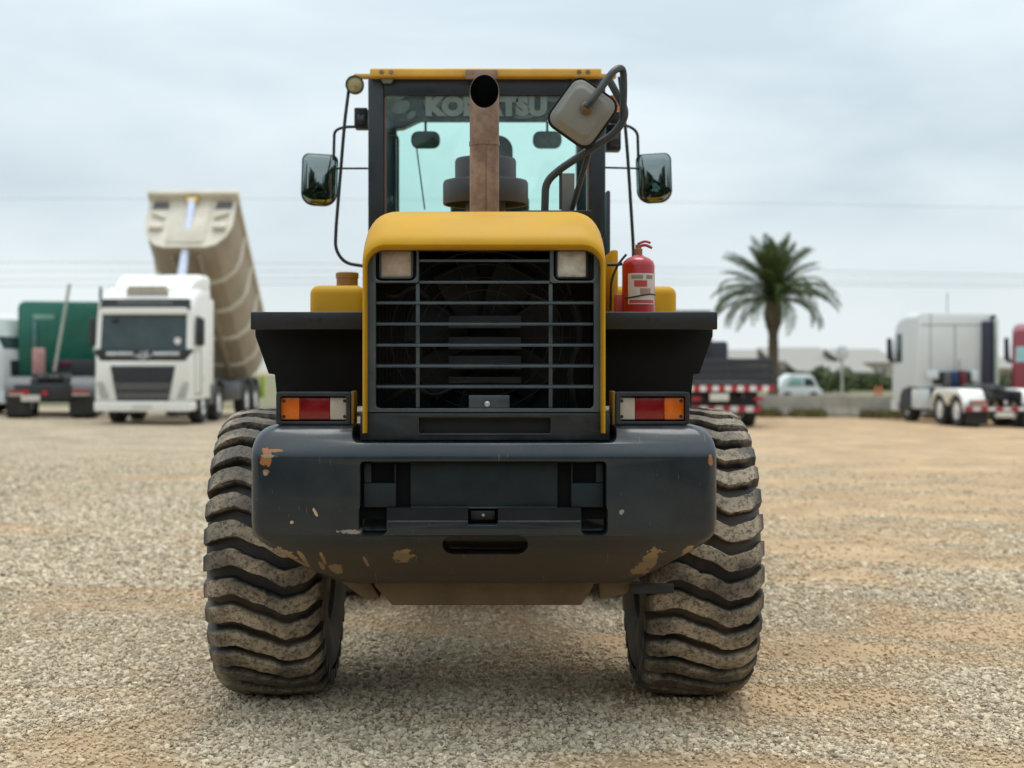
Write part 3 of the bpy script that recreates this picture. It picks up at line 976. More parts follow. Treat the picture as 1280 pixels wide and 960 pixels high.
# hood ------------------------------------------------------------------
def arch(w, zt, r, zb=1.30, n=8):
    pts = [(-w, zb)]
    for k in range(n + 1):
        a = R(180 - 90 * k / n); pts.append((-w + r + r * math.cos(a), zt - r + r * math.sin(a)))
    for k in range(n + 1):
        a = R(90 - 90 * k / n); pts.append((w - r + r * math.cos(a), zt - r + r * math.sin(a)))
    pts.append((w, zb))
    return pts
hl = [(6.22, .482, 2.055, .075), (6.10, .482, 2.055, .075), (6.068, .484, 2.06, .077), (6.058, .490, 2.072, .085), (6.062, .497, 2.088, .094), (6.085, .4995, 2.112, .10), (6.13, .500, 2.146, .108), (6.20, .500, 2.184, .112),
      (6.28, .500, 2.215, .114), (6.38, .500, 2.238, .115), (6.5, .500, 2.253, .115), (6.8, .500, 2.262, .115), (7.3, .500, 2.268, .115), (8.15, .500, 2.27, .115)]
p = MB()
p.loft([[(x, y, z) for x, z in arch(w, zt, r)] for y, w, zt, r in hl], (False, True), closed=False)
hood = part(p, 'hood', YELLOW, smooth=50)
p = MB(); p.box(X(757.5, 7.5), X(766, 7.5), 7.2, 8.1, 1.80, Z(318, 7.5), .01); part(p, 'hood_side_panel', YELLOW)
p = MB(); p.box(X(758, 8.0), X(763, 8.0), 8.0, 8.2, 1.83, Z(238, 8.0), .008); part(p, 'cab_edge_trim', CABD)

# grille ------------------------------------------------------------------
Yg = 6.13
def gx(px): return X(px, Yg)
def gz(py): return Z(py, Yg)
p = MB()
def rr2(x0, x1, z0, z1, rt, rb, n=6):
    pts = []
    for cx, cz, a0, r in ((x1 - rb, z0 + rb, -90, rb), (x1 - rt, z1 - rt, 0, rt), (x0 + rt, z1 - rt, 90, rt), (x0 + rb, z0 + rb, 180, rb)):
        for k in range(n + 1):
            a = R(a0 + 90 * k / n); pts.append((cx + r * math.cos(a), cz + r * math.sin(a)))
    return pts
p.ring(rr2(-.4815, .4815, gz(515), 2.054, .075, .004), rr2(gx(469.5), gx(742.5), gz(510.5), gz(307.5), .012, .018), Yg, Yg + .06, bev=.006)
grille = part(p, 'grille', TRIMG)
for x0, x1 in ((464, 523.5), (687.5, 748)):
    p = MB()
    p.ring(rrect(gx(x0), gx(x1), gz(353.5), gz(306), .012, 6), rrect(gx(x0 + 4.5), gx(x1 - 3), gz(351), gz(307.5), .028, 6), Yg - .002, Yg + .05, bev=.004)
    part(p, 'lamp_surround', TRIMG, grille)
for k, py in enumerate((325.5, 352.5, 378.5, 405, 431.5, 457.5, 483.5)):
    a, b = (523, 688) if k < 1 else ((523.2, 687.8) if k == 1 else (469.8, 742.2))
    p = MB()
    z = gz(py)
    p.prism([(Yg + .006, z - .0065), (Yg + .008, z + .0045), (Yg + .016, z + .0075), (Yg + .060, z + .010), (Yg + .060, z + .003)], gx(a), gx(b), 'x', .0015)
    part(p, 'slat', SLATE, grille)
for px in (522, 688.5):
    p = MB(); p.box(gx(px - 2.4), gx(px + 2.4), Yg + .012, Yg + .05, gz(510.3), gz(353.7), .002); part(p, 'upright_bar', SLATE, grille)
p = MB(); p.box(gx(586), gx(637), Yg + .004, Yg + .05, gz(510.2), gz(494), .003)
lk = part(p, 'lock_plate', SLATE, grille)
p = MB(); p.lathe([(0, -.006), (.006, -.006), (.011, -.004), (.013, 0), (.013, .012)], (gx(609), Yg + .003, gz(505)), 'y', 16); part(p, 'lock', CHROME, lk)
# lower grille panel
p = MB()
p.ring([(gx(a), gz(b)) for a, b in ((450.5, 550.5), (762, 550.5), (762, 516.4), (450.5, 516.4))], [(gx(a), gz(b)) for a, b in ((524, 541.5), (688, 541.5), (688, 522), (524, 522))], Yg - .012, Yg + .07, bev=.004)
lp = part(p, 'lower_grille_panel', DARK)
p = MB(); p.box(gx(522), gx(690), Yg + .05, Yg + .068, gz(543), gz(520.5)); part(p, 'slot_backing', BLACK, lp)
p = MB(); p.box(gx(524), gx(688), Yg - .018, Yg - .008, gz(543.4), gz(541.7), .001); part(p, 'slot_lip', SLATE, lp)

# work lamps in the grille
for x0, x1, lens in ((472, 518, LENSD), (693, 737, LENSW)):
    p = MB()
    o_ = rrect(gx(x0 + 1.5), gx(x1 - 1.5), gz(348.3), gz(311), .014, 6); i_ = rrect(gx(x0 + 4), gx(x1 - 4), gz(346), gz(313.5), .009, 6)
    p.ring(o_, i_, Yg + .012, Yg + .07, bev=.004)
    h = part(p, 'work_lamp', SLATE if lens is LENSD else BLACK)
    p = MB(); p.box(gx(x0 - 6), gx(x1 + 6), Yg + .071, Yg + .08, gz(353), gz(306.5)); part(p, 'lamp_housing', BLACK, h)
    p = MB()
    mid = [(gx((x0 + x1) / 2) + (a - gx((x0 + x1) / 2)) * .0, gz(330)) for a, b in i_]
    lo_ = []
    for t, dy in ((1.0, .026), (.985, .021), (.8, .016), (.5, .013), (.2, .012)):
        lo_.append([(gx((x0 + x1) / 2) + (a - gx((x0 + x1) / 2)) * t, Yg + dy, gz(329.7) + (b - gz(329.7)) * t) for a, b in i_])
    p.loft(lo_, (False, True))
    part(p, 'lens', lens, h)
    p = MB(); p.lathe([(.0, .0), (.012, .001), (.028, .012), (.034, .03)], (gx((x0 + x1) / 2), Yg + .022, gz(331)), 'y', 14); part(p, 'reflector', CHROME, h)

# engine bay seen through the slats
FAN = mat('radiator_metal', (0.007, 0.008, 0.009), 0.6, var=0.5, vscale=7, dust=0.5, dustcol=(0.05, 0.042, 0.027), dscale=6)
eng = MB(); eng.box(-.47, .47, 6.52, 6.62, 1.32, 2.04)
rad = part(eng, 'radiator', FAN)
fins = MB()
for k in range(60):
    x = -.46 + .92 * k / 59
    fins.box(x - .002, x + .002, 6.508, 6.522, 1.33, 2.03)
tag(part(fins, 'fin_pack', BLACK, rad), kind='stuff')
for k in range(7):
    a = 2 * math.pi * k / 7 + .2
    p = MB(); c0 = Vector((0, 6.44, 1.70))
    pts = []
    for rr_, dw, tw in ((.07, .05, .035), (.2, .085, .03), (.33, .095, .02)):
        d_ = Vector((math.cos(a), 0, math.sin(a))); e_ = Vector((-math.sin(a), 0, math.cos(a)))
        pts.append([c0 + d_ * rr_ + e_ * dw + Vector((0, -tw, 0)), c0 + d_ * rr_ - e_ * dw + Vector((0, tw, 0)), c0 + d_ * rr_ - e_ * dw + Vector((0, tw + .006, 0)), c0 + d_ * rr_ + e_ * dw + Vector((0, -tw + .006, 0))])
    p.loft(pts); part(p, 'fan_blade', FAN, rad)
gu = MB()
for rr_ in (.10, .16, .22, .28, .34, .40):
    gu.tube([(rr_ * math.cos(2 * math.pi * k / 40), 6.36, 1.70 + rr_ * .92 * math.sin(2 * math.pi * k / 40)) for k in range(41)], .0035, 5)
for k in range(10):
    a = 2 * math.pi * k / 10
    gu.tube([(.06 * math.cos(a), 6.36, 1.70 + .06 * math.sin(a)), (.41 * math.cos(a), 6.36, 1.70 + .37 * math.sin(a))], .004, 5)
part(gu, 'fan_guard', FAN, rad)
for z0, z1 in ((1.735, 1.79), (1.645, 1.70), (1.56, 1.62), (1.50, 1.53)):
    p = MB(); p.box(X(560, 6.3), X(652, 6.3), 6.29, 6.32, z0, z1, .006); part(p, 'cooler_plate', DARK, rad)
for pts, r_ in ((((-.44, 6.3, 1.9), (-.38, 6.26, 1.86), (-.30, 6.3, 1.92), (-.24, 6.36, 1.87)), .012), (((.40, 6.3, 1.35), (.36, 6.27, 1.55), (.42, 6.3, 1.72), (.36, 6.36, 1.95)), .014), (((.20, 6.28, 1.88), (.30, 6.25, 1.83), (.38, 6.3, 1.87)), .009), (((-.42, 6.3, 1.42), (-.30, 6.27, 1.5), (-.22, 6.3, 1.44), (-.1, 6.34, 1.5)), .011)):
    p = MB(); p.tube(fillet(pts, .06), r_, 7); part(p, 'hose', FAN, rad)
p = MB(); p.box(-.478, .478, 6.64, 8.1, 1.28, 1.32); part(p, 'hood_floor', BLACK)

MUSTARD = mat('grimy_mustard_paint', (0.20, 0.115, 0.014), 0.6, var=.3, dust=.5, dustcol=(.09, .07, .035), dscale=9)
# tail lamps ---------------------------------------------------------------
Yt = 6.12
for s_ in (-1, 1):
    def tx(px): return s_ * (X(px, Yt) if True else 0)
    x_out, x_in = (X(345, Yt), X(438, Yt)) if s_ < 0 else (X(862, Yt), X(770, Yt))
    xa, xb = min(x_out, x_in), max(x_out, x_in)
    p = MB()
    p.ring(rrect(xa, xb, Z(531, Yt), Z(490, Yt), .012, 4), rrect(xa + .018, xb - .018, Z(526.5, Yt), Z(495.5, Yt), .006, 4), Yt, Yt + .13, bev=.003)
    p.box(xa + .006, xb - .006, Yt + .10, Yt + .128, Z(529, Yt), Z(492, Yt))
    hb = part(p, 'tail_lamp', DARK)
    p = MB()
    bx0, bx1 = (X(438.5, Yt), X(442.5, Yt)) if s_ < 0 else (X(765.5, Yt), X(769.5, Yt))
    p.box(bx0, bx1, Yt + .006, Yt + .16, Z(531, Yt), Z(489, Yt), .004)
    part(p, 'lamp_bracket', MUSTARD, hb)
    z0, z1 = Z(525, Yt), Z(497, Yt)
    if s_ < 0: segs = ((350, 373.5, AMBER, 'indicator_lens'), (373.8, 411.5, REDL, 'stop_lens'), (411.8, 434, CLEARL, 'reversing_lens'))
    else: segs = ((774, 794.5, CLEARL, 'reversing_lens'), (794.8, 831, REDL, 'stop_lens'), (831.3, 856, AMBER, 'indicator_lens'))
    for a, b, mm, nm in segs:
        p = MB(); p.box(X(a, Yt), X(b, Yt), Yt + .022, Yt + .11, z0, z1, .004, 3); ln_ = part(p, nm, mm, hb)
        if nm != 'stop_lens':
            xs_ = X(a, Yt) + .012 if (a < 360 or a > 820) and s_ < 0 else None
            if s_ < 0: sxp = X(a, Yt) + .013 if mm is AMBER else X(b, Yt) - .013
            else: sxp = X(b, Yt) - .013 if mm is AMBER else X(a, Yt) + .013
            for zz in (z0 + .014, z1 - .014):
                p = MB(); p.lathe([(0, 0), (.006, 0), (.007, .006)], (sxp, Yt + .017, zz), 'y', 8); part(p, 'screw', BLACK, ln_)

# exhaust ----------------------------------------------------------------
xe, ye, re_ = X(605.5, 6.9), 6.9, .0685
p = MB()
def slash(r, low):
    lp_ = []
    for k in range(28):
        a = 2 * math.pi * k / 28
        y_ = r * math.sin(a)
        z_ = 2.857 + y_ / re_ * .092 if low is None else low
        lp_.append((xe + r * math.cos(a), ye + y_, z_))
    return lp_
p.loft([slash(re_, 2.0), slash(re_, 2.60), slash(re_ + .003, 2.601), slash(re_ + .003, 2.62), slash(re_, 2.621), slash(re_, None), slash(re_ - .0012, None)], (True, False))
exh = part(p, 'exhaust_pipe', RUST, smooth=40)
p = MB(); p.loft([slash(re_ - .0012, None), slash(re_ - .0065, None), slash(re_ - .007, 2.45)], (False, True)); part(p, 'exhaust_bore', SOOT, exh)
p = MB(); p.box(xe + .006, xe + .0085, ye - re_ - .0006, ye - re_ + .004, 2.2, 2.60, .0005); part(p, 'weld_seam', SEAM, exh)

# air pre-cleaner --------------------------------------------------------
PC = mat('precleaner_grey_plastic', (0.026, 0.028, 0.030), 0.5, var=0.12, vscale=6, dust=0.3, dustcol=(0.07, 0.066, 0.06), dscale=5)
p = MB()
yc = 7.5; xc = X(607, yc)
p.lathe([(.10, 2.2), (.10, 2.47), (.196, 2.47), (.204, 2.395), (.212, 2.392), (.216, 2.398), (.216, 2.50), (.21, 2.512), (.158, 2.515), (.155, 2.53), (.155, 2.612), (.148, 2.625), (.05, 2.64), (0, 2.642)], (xc, yc, 0), 'z', 40)
part(p, 'air_precleaner', PC)

# mirror on bent tubes over the hood ---------------------------------------
Ym = 6.75
def mp(px, py, dy=0): return at(px, py, Ym + dy)
p = MB(); p.box(X(652, 6.75), X(737, 6.75), 6.62, 6.95, 2.258, 2.272, .003)
base = part(p, 'mirror_base_plate', BLACK)
p = MB(); p.tube(fillet([mp(681, 264), mp(682, 228), mp(699, 212), mp(771, 165), mp(784, 141), mp(762, 101, .05)], .085, 6), .0175, 12); part(p, 'mirror_stay', TUBE, base)
p = MB(); p.tube(fillet([mp(714, 264, .1), mp(737, 188, .02)], .05), .0135, 10); part(p, 'mirror_strut', TUBE, base)
p = MB(); p.tube(fillet([mp(733, 134, -.12), mp(739, 127, -.12), mp(768, 87, -.06), mp(779, 84), mp(780, 112), mp(778, 156)], .07, 6), .0165, 12); part(p, 'mirror_arm', TUBE, base)
p = MB(); p.tube([mp(701, 262), mp(701, 214)], .008, 8); part(p, 'mirror_strut', TUBE, base)
p = MB(); p.box(X(702, 6.9), X(718, 6.9), 6.88, 6.93, 2.26, Z(217, 6.9), .004); part(p, 'grey_reflection', GALV, base)  # added grey block stands in for a cylinder reflection
def mirror_head(c, w, h, rot, yaw, d, mback, bm_r, name='mirror_head'):
    """rounded dished shell; local x,z face plane, +y away from the camera"""
    q = MB()
    lo_ = []
    for t, dy in ((1.0, 0), (1.03, .006), (1.03, .02), (1.0, .026)):
        lo_.append([(a * t, dy, b * t) for a, b in rrect(-w / 2, w / 2, -h / 2, h / 2, bm_r, 7)])
    return q
mh_m = Matrix.Translation(mp(728, 141, -.04)) @ Matrix.Rotation(R(-6), 4, 'Z') @ Matrix.Rotation(R(36), 4, 'Y')
p = MB()
lo_ = []
W_, H_ = .235, .252
for t, dy in ((.3, -.036), (.66, -.035), (.72, -.032), (.80, -.022), (.86, -.017), (.95, -.013), (.99, -.006), (1.0, 0), (1.0, .012)):
    lo_.append([(a * t, dy, b * t) for a, b in rrect(-W_ / 2, W_ / 2, -H_ / 2, H_ / 2, .05, 7)])
p.loft(lo_, mtx=mh_m)
mb_ = part(p, 'mirror_back', GALV, base, smooth=50)
p = MB()
p.ring(rrect(-W_ / 2 - .008, W_ / 2 + .008, -H_ / 2 - .008, H_ / 2 + .008, .056, 7), rrect(-W_ / 2 + .004, W_ / 2 - .004, -H_ / 2 + .004, H_ / 2 - .004, .046, 7), -.008, .02, bev=.004, mtx=mh_m)
part(p, 'mirror_rim', RUBBER, mb_)
p = MB(); p.box(-W_ / 2 + .004, W_ / 2 - .004, .013, .016, -H_ / 2 + .004, H_ / 2 - .004, mtx=mh_m); part(p, 'mirror_glass', MIRROR, mb_)
p = MB(); q0 = mp(733, 134, -.10)
p.lathe([(0, -.022), (.018, -.022), (.024, -.014), (.024, .0), (.032, .004), (.032, .02), (.026, .06)], q0, 'y', 8); part(p, 'clamp_nut', MUD, mb_)

# cab --------------------------------------------------------------------
Y0, Y1 = 8.3, 9.6
cx_ = .012
def cabx(px): return X(px, Y0)
xl, xr = cabx(460), cabx(757)
cabz0, cabz1 = 1.30, 3.20
cab = MB(); cab.box(xl, xr, Y0, Y1, cabz0, 2.30, .02)
cabo = part(cab, 'cab', CABD)
for x0, x1 in ((xl, xl + .088), (xr - .088, xr)):
    p = MB(); p.box(x0, x1, Y0, Y0 + .10, 2.30, 3.196, .012); part(p, 'rear_pillar', CABD, cabo)
    p = MB(); p.box(x0 + (.02 if x0 < 0 else -.0), x1 - (.0 if x0 < 0 else .02), Y1 - .09, Y1, 2.30, 3.196, .012); part(p, 'front_pillar', CABD, cabo)
p = MB(); p.box(xl + .088, xr - .088, Y0 + .004, Y0 + .09, Z(119, Y0), 3.196, .006); part(p, 'rear_header', CABD, cabo)
p = MB(); p.box(xl + .09, xr - .09, Y1 - .08, Y1 - .004, 3.155, 3.196, .006); part(p, 'front_header', CABD, cabo)
p = MB(); p.box(xl + .03, xr - .03, Y0 + .10, Y1 - .09, 3.165, 3.194); part(p, 'headliner', CABD, cabo)
p = MB(); p.box(xl + .25, xr - .38, 8.6, 9.3, 3.118, 3.1645, .015); part(p, 'air_vent_box', CABD, cabo)
for sgn, x0 in ((1, xl + .088), (-1, xr - .088)):
    p = MB(); p.prism([(x0, 3.164), (x0 + sgn * .24, 3.164), (x0 + sgn * .18, 3.15), (x0 + sgn * .05, 3.09), (x0, 3.085)], Y1 - .2, Y1 - .1); part(p, 'corner_gusset', CABD, cabo)
    sx0 = x0 + sgn * .001
    p = MB(); p.box(min(sx0, sx0 + sgn * .012), max(sx0, sx0 + sgn * .012), Y0 + .02, Y0 + .05, 2.3, 3.09, .003); part(p, 'window_seal', mat('window_seal_rubber', (0.16, 0.10, 0.085), 0.7), cabo)
p = MB(); p.box(xl + .09, xr - .09, Y0 + .030, Y0 + .036, 2.301, Z(119.5, Y0)); rw = part(p, 'rear_window', GREENG, cabo)
p = MB(); p.box(xl + .09, xr - .09, Y1 - .04, Y1 - .034, 2.301, 3.155); part(p, 'windscreen', GREENG, cabo)
for s_, x0 in ((-1, xl + .02), (1, xr - .026)):
    p = MB(); p.box(x0, x0 + .006, Y0 + .101, Y1 - .091, 2.301, 3.164); part(p, 'side_window', GREENG, cabo)
# decal strip with lettering on the rear window
dx0, dx1 = cabx(489), cabx(728)
p = MB(); p.prism(rr2(dx0, dx1, Z(151, Y0), Z(119.5, Y0), .11, .02), Y0 + .0255, Y0 + .0295); dec = part(p, 'window_decal', DECAL, rw)
DL = mat('pale_ellipse_grey', (0.09, 0.135, 0.13), 0.55, var=0.3, vscale=12)
for px, py, rx_, rz_, ro in ((501, 133, .055, .036, 25), (541, 126, .055, .034, 10), (562, 124, .03, .02, -30), (514, 143, .03, .018, 40), (578, 128, .03, .03, 0), (650, 124, .05, .02, 8), (690, 122, .06, .02, -6), (655, 145, .06, .012, 3), (700, 144, .05, .014, -5)):
    c0 = at(px, py, Y0)
    pl = [(c0.x + rx_ * math.cos(t) * math.cos(R(ro)) - rz_ * math.sin(t) * math.sin(R(ro)), c0.z + rx_ * math.cos(t) * math.sin(R(ro)) + rz_ * math.sin(t) * math.cos(R(ro))) for t in [2 * math.pi * k / 16 for k in range(16)]]
    p = MB(); p.prism(pl, Y0 + .0235, Y0 + .025); part(p, 'pale_ellipse', DL, dec)  # pale grey ellipses laid over the strip

def text_mesh(body, size, m, name, parent, loc, bold=0.0, ext=.001, sx=1.0, space=1.0, rz=0):
    cu = bpy.data.curves.new('lettering', 'FONT')
    cu.body = body; cu.size = size; cu.extrude = ext; cu.offset = bold; cu.align_x = 'CENTER'; cu.align_y = 'CENTER'; cu.space_character = space
    cu.resolution_u = 4
    ob = bpy.data.objects.new('lettering', cu)
    col.objects.link(ob)
    dg = C.evaluated_depsgraph_get()
    me = bpy.data.meshes.new_from_object(ob.evaluated_get(dg))
    bpy.data.objects.remove(ob)
    me.transform(Matrix.Translation(loc) @ Matrix.Rotation(rz, 4, 'Z') @ Matrix.Rotation(R(90), 4, 'X') @ Matrix.Diagonal((sx, 1, 1, 1)))
    me.materials.clear(); me.materials.append(m)
    return link(name, me, parent)
text_mesh('KOMATSU', .135, LETTER, 'lettering', dec, at(607.5, 134, Y0 + .0215) - LOC, .0105, .001, 1.06, 1.02)

# inside the cab
IMIR = mat('interior_mirror_grey', (.05, .085, .085), .5)
p = MB()
sy = 8.85
p.prism(rr2(X(590, sy), X(641, sy), Z(215, sy), Z(169, sy), .09, .02), sy, sy + .11, bev=.02)
seat = MB(); seat.box(-.2, .27, 8.8, 8.95, 2.28, 2.62, .05); seat.box(-.22, .29, 8.85, 9.35, 2.26, 2.36, .04)
so = part(seat, 'seat', SEATM, cabo)
part(p, 'headrest', SEATM, so)
for px in (532, 684):
    p = MB(); c0 = at(px, 175, 9.42)
    p.prism(rrect(c0.x - .092, c0.x + .092, c0.z - .054, c0.z + .054, .045, 6), 9.40, 9.44, bev=.006)
    mi = part(p, 'interior_mirror', IMIR, cabo)
    p = MB(); p.prism(rrect(c0.x - .08, c0.x + .08, c0.z - .044, c0.z + .044, .038, 6), 9.397, 9.3995); part(p, 'mirror_glass', mat('dim_mirror_glass', (.10, .16, .155), .25, var=.3, vscale=12), mi)
    p = MB(); p.tube([(c0.x, 9.42, c0.z + .05), (c0.x, 9.42, 3.165)], .008, 6); part(p, 'mirror_stalk', BLACK, mi)
p = MB(); p.tube(fillet([at(486, 166, 9.4), at(497.5, 170, 9.4), at(497.5, 275, 9.4)], .06), .008, 8); part(p, 'grab_rail', BLACK, cabo)
p = MB(); p.tube([at(519, 172, 9.53), at(531, 262, 9.53)], .0045, 6); part(p, 'wiper_arm', BLACK, cabo)
# steering column and wheel
p = MB(); p.tube([(.03, 9.4, 2.3), (.03, 9.25, 2.42)], .03, 8)
p.tube([(.03 + .19 * math.cos(2 * math.pi * k / 24), 9.23 + .09 * math.sin(2 * math.pi * k / 24), 2.43 + .14 * math.sin(2 * math.pi * k / 24)) for k in range(25)], .012, 6)
part(p, 'steering_wheel', BLACK, cabo)
# roof
p = MB(); p.box(X(462, 8.24), X(752, 8.24), 8.24, 9.64, Z(96.2, 8.24), Z(84.8, 8.24), .012, 3)
p.box(-.5, .5, 8.5, 9.5, Z(85, 8.24) - .01, Z(85, 8.24) + .03, .02)
roof = part(p, 'roof', ROOFY, cabo)
for px in (477, 489, 724, 735):
    p = MB(); p.lathe([(0, -.006), (.012, -.005), (.014, 0), (.014, .01)], (X(px, 8.24), 8.24, Z(90, 8.24)), 'y', 8); part(p, 'bolt', RUST, roof)
p = MB(); p.box(X(582, 8.2), X(622, 8.2), 8.222, 8.245, Z(97.5, 8.2), Z(86, 8.2), .003); part(p, 'roof_patch', RUST, roof)
p = MB(); p.prism([(X(475, 8.28), Z(97, 8.28)), (X(493, 8.28), Z(97, 8.28)), (X(489, 8.28), Z(104, 8.28)), (X(479, 8.28), Z(104, 8.28))], 8.27, 8.298); part(p, 'hinge', GALV, cabo)
p = MB(); p.prism([(X(715, 8.28), Z(97, 8.28)), (X(733, 8.28), Z(97, 8.28)), (X(729, 8.28), Z(104, 8.28)), (X(719, 8.28), Z(104, 8.28))], 8.27, 8.298); part(p, 'hinge', GALV, cabo)
# roof corner brackets, work lights, handrails, mirrors
for s_ in (-1, 1):
    lx = 443 if s_ < 0 else 770
    p = MB(); p.box(min(X(lx, 8.45), s_ * .60), max(X(lx, 8.45), s_ * .60), 8.42, 8.48, Z(96, 8.4), Z(91, 8.4), .005); part(p, 'roof_bracket', ROOFY, cabo)
c0 = at(443.5, 106, 8.38)
WLG = mat('amber_work_light_glass', (0.36, 0.29, 0.12), 0.2, var=0.3, vscale=24, coat=.4, bump=.3, bscale=60)
p = MB(); p.lathe([(0, .06), (.03, .058), (.05, .035), (.053, 0), (.053, -.012), (.046, -.014), (.045, -.002)], c0, 'y', 24); wl = part(p, 'roof_work_light', CABD, cabo)
p = MB(); p.lathe([(0, -.012), (.02, -.011), (.0455, -.004), (.0455, .002)], c0, 'y', 24); part(p, 'lens', WLG, wl)
for (a, b, c_, d) in ((443, 459.5, 135, 160), (757.5, 776, 155, 188)):
    p = MB(); p.box(X(a, 8.6), X(b, 8.6), 8.58, 8.70, Z(d, 8.6), Z(c_, 8.6), .008)
    wb = part(p, 'side_work_light', BLACK, cabo)
    p = MB(); p.box(X(a + 4, 8.6), X(b - 3, 8.6), 8.572, 8.581, Z(d - 4, 8.6), Z(c_ + 9, 8.6), .002); part(p, 'lens', mat('dark_lens', (.05, .055, .06), .12), wb)
p = MB(); q = at(769, 131, 8.5); p.lathe([(.05, -.055), (.05, -.045), (.046, -.04), (.046, .04), (.04, .05), (0, .055)], q, 'z', 18); bc_ = part(p, 'beacon', AMBER, cabo)
p = MB(); p.lathe([(.055, -.1), (.055, -.05), (0, -.05)], q, 'z', 14); part(p, 'beacon_base', BLACK, bc_)
RA = .0095
p = MB(); p.tube(fillet([at(437, 104, 8.41), at(431, 150, 8.35), at(420, 285, 8.35), at(419, 312, 8.35), at(431, 329, 8.35), at(457, 333, 8.35)], .09, 6), RA, 10); part(p, 'handrail', BLACK, cabo)
p = MB(); p.tube(fillet([at(774, 96, 8.35), at(781, 150, 8.35), at(785, 200, 8.35), at(792, 312, 8.35), at(792, 390, 8.35)], .09, 6), RA, 10); part(p, 'handrail', BLACK, cabo)
p = MB(); p.tube(fillet([at(461, 158.5, 8.6), at(431, 158.5, 8.6), at(418, 163, 8.6), at(417, 200, 8.6)], .08, 6), .0085, 8); a1 = part(p, 'mirror_bracket', BLACK, cabo)
p = MB(); p.tube([at(460, 210.5, 8.6), at(419, 210.5, 8.6)], .006, 8); part(p, 'mirror_rod', BLACK, a1)
p = MB(); p.tube(fillet([at(757, 157, 8.6), at(786, 157, 8.6), at(797, 165, 8.6), at(798, 200, 8.6)], .08, 6), .0085, 8); a2 = part(p, 'mirror_bracket', BLACK, cabo)
p = MB(); p.tube([at(755, 209.5, 8.6), at(800, 210.5, 8.6)], .006, 8); part(p, 'mirror_rod', BLACK, a2)
def side_mirror(pxc, pyc, wpx, hpx, yaw, lean, par):
    c0 = at(pxc, pyc, 8.6)
    w_, h_ = wpx / FPX * 8.6, hpx / FPX * 8.6
    M_ = Matrix.Translation(c0) @ Matrix.Rotation(R(yaw), 4, 'Z') @ Matrix.Rotation(R(lean), 4, 'Y')
    lo_ = []
    for t, dy in ((.955, -.014), (1.0, -.008), (1.0, .012), (.95, .05), (.75, .08), (.4, .09)):
        lo_.append([(a * t, dy, b * t) for a, b in rr2(-w_ / 2, w_ / 2, -h_ / 2, h_ / 2, .04, .075, 8)])
    q_ = MB(); q_.loft(lo_, mtx=M_)
    hd = part(q_, 'side_mirror', BLACK, par)
    # convex glass
    lo_ = []
    for t, dy in [(.945, -.0141)] + [(.94 * math.cos(q_), -.0146 - .010 * math.sin(q_) ** 1.0 * (1 + 0 * q_)) for q_ in [R(a_) for a_ in (0, 20, 35, 48, 60, 70, 79, 86)]]:
        lo_.append([(a * t, dy, b * t) for a, b in rr2(-w_ / 2, w_ / 2, -h_ / 2, h_ / 2, .04, .075, 8)])
    q_ = MB(); q_.loft(lo_, (False, True), mtx=M_)
    part(q_, 'mirror_glass', MIRROR, hd, smooth=60)
side_mirror(399.5, 225, 45, 65, 12, 2, a1)
side_mirror(817.5, 223, 44, 62, -12, -2, a2)

# tanks in front of the fenders ----------------------------------------------
for a, b, t in ((388, 456, 357), (760, 845, 358)):
    p = MB()
    x0, x1, zt_ = X(a, 7.9), X(b, 7.9), Z(t, 7.9)
    p.box(x0, x1, 7.85, 8.25, 1.70, zt_, .045, 4)
    tk = part(p, 'tank', YELLOW)
    if a < 600:
        p = MB(); c0 = at(434, 352, 8.0); p.lathe([(.058, -.05), (.058, .015), (.062, .018), (.062, .045), (.05, .05), (0, .05)], c0, 'z', 20); part(p, 'filler_cap', mat('brown_cap', (.22, .11, .015), .5, var=.3), tk)
p = MB(); p.tube(fillet([at(759, 331, 7.0), at(768, 331, 7.0), at(778, 330, 7.0)], .03), .008, 7)
p.tube(fillet([at(783, 318, 7.0), at(772, 331, 7.0), at(764, 350, 7.0), at(763, 388, 7.0)], .12), .006, 7)
part(p, 'extinguisher_bracket', BLACK)

# fire extinguisher on the right fender --------------------------------------
ex = Vector((X(798, 6.9), 6.9, 1.806))
fe = thing('fire_extinguisher', 'red fire extinguisher with a pale label strapped upright on the right fender', 'fire extinguisher', ex)
p = MB(); p.lathe([(.07, 0), (.076, .006), (.076, .235), (.07, .256), (.05, .272), (.028, .281), (.024, .285), (0, .285)], (0, 0, 0), 'z', 28); p.build('cylinder', RED, fe)
p = MB(); p.lathe([(.019, .283), (.019, .315), (.014, .318), (.014, .335), (0, .336)], (0, 0, 0), 'z', 14); p.build('valve', mat('brass_valve', (.30, .12, .07), .45, var=.2), fe)
p = MB(); p.tube(fillet([(-.01, 0, .322), (.03, -.01, .335), (.062, -.015, .318)], .02), .007, 7); p.tube(fillet([(-.005, 0, .337), (.03, -.005, .352), (.055, -.012, .342)], .02), .006, 7); p.build('lever', RED, fe)
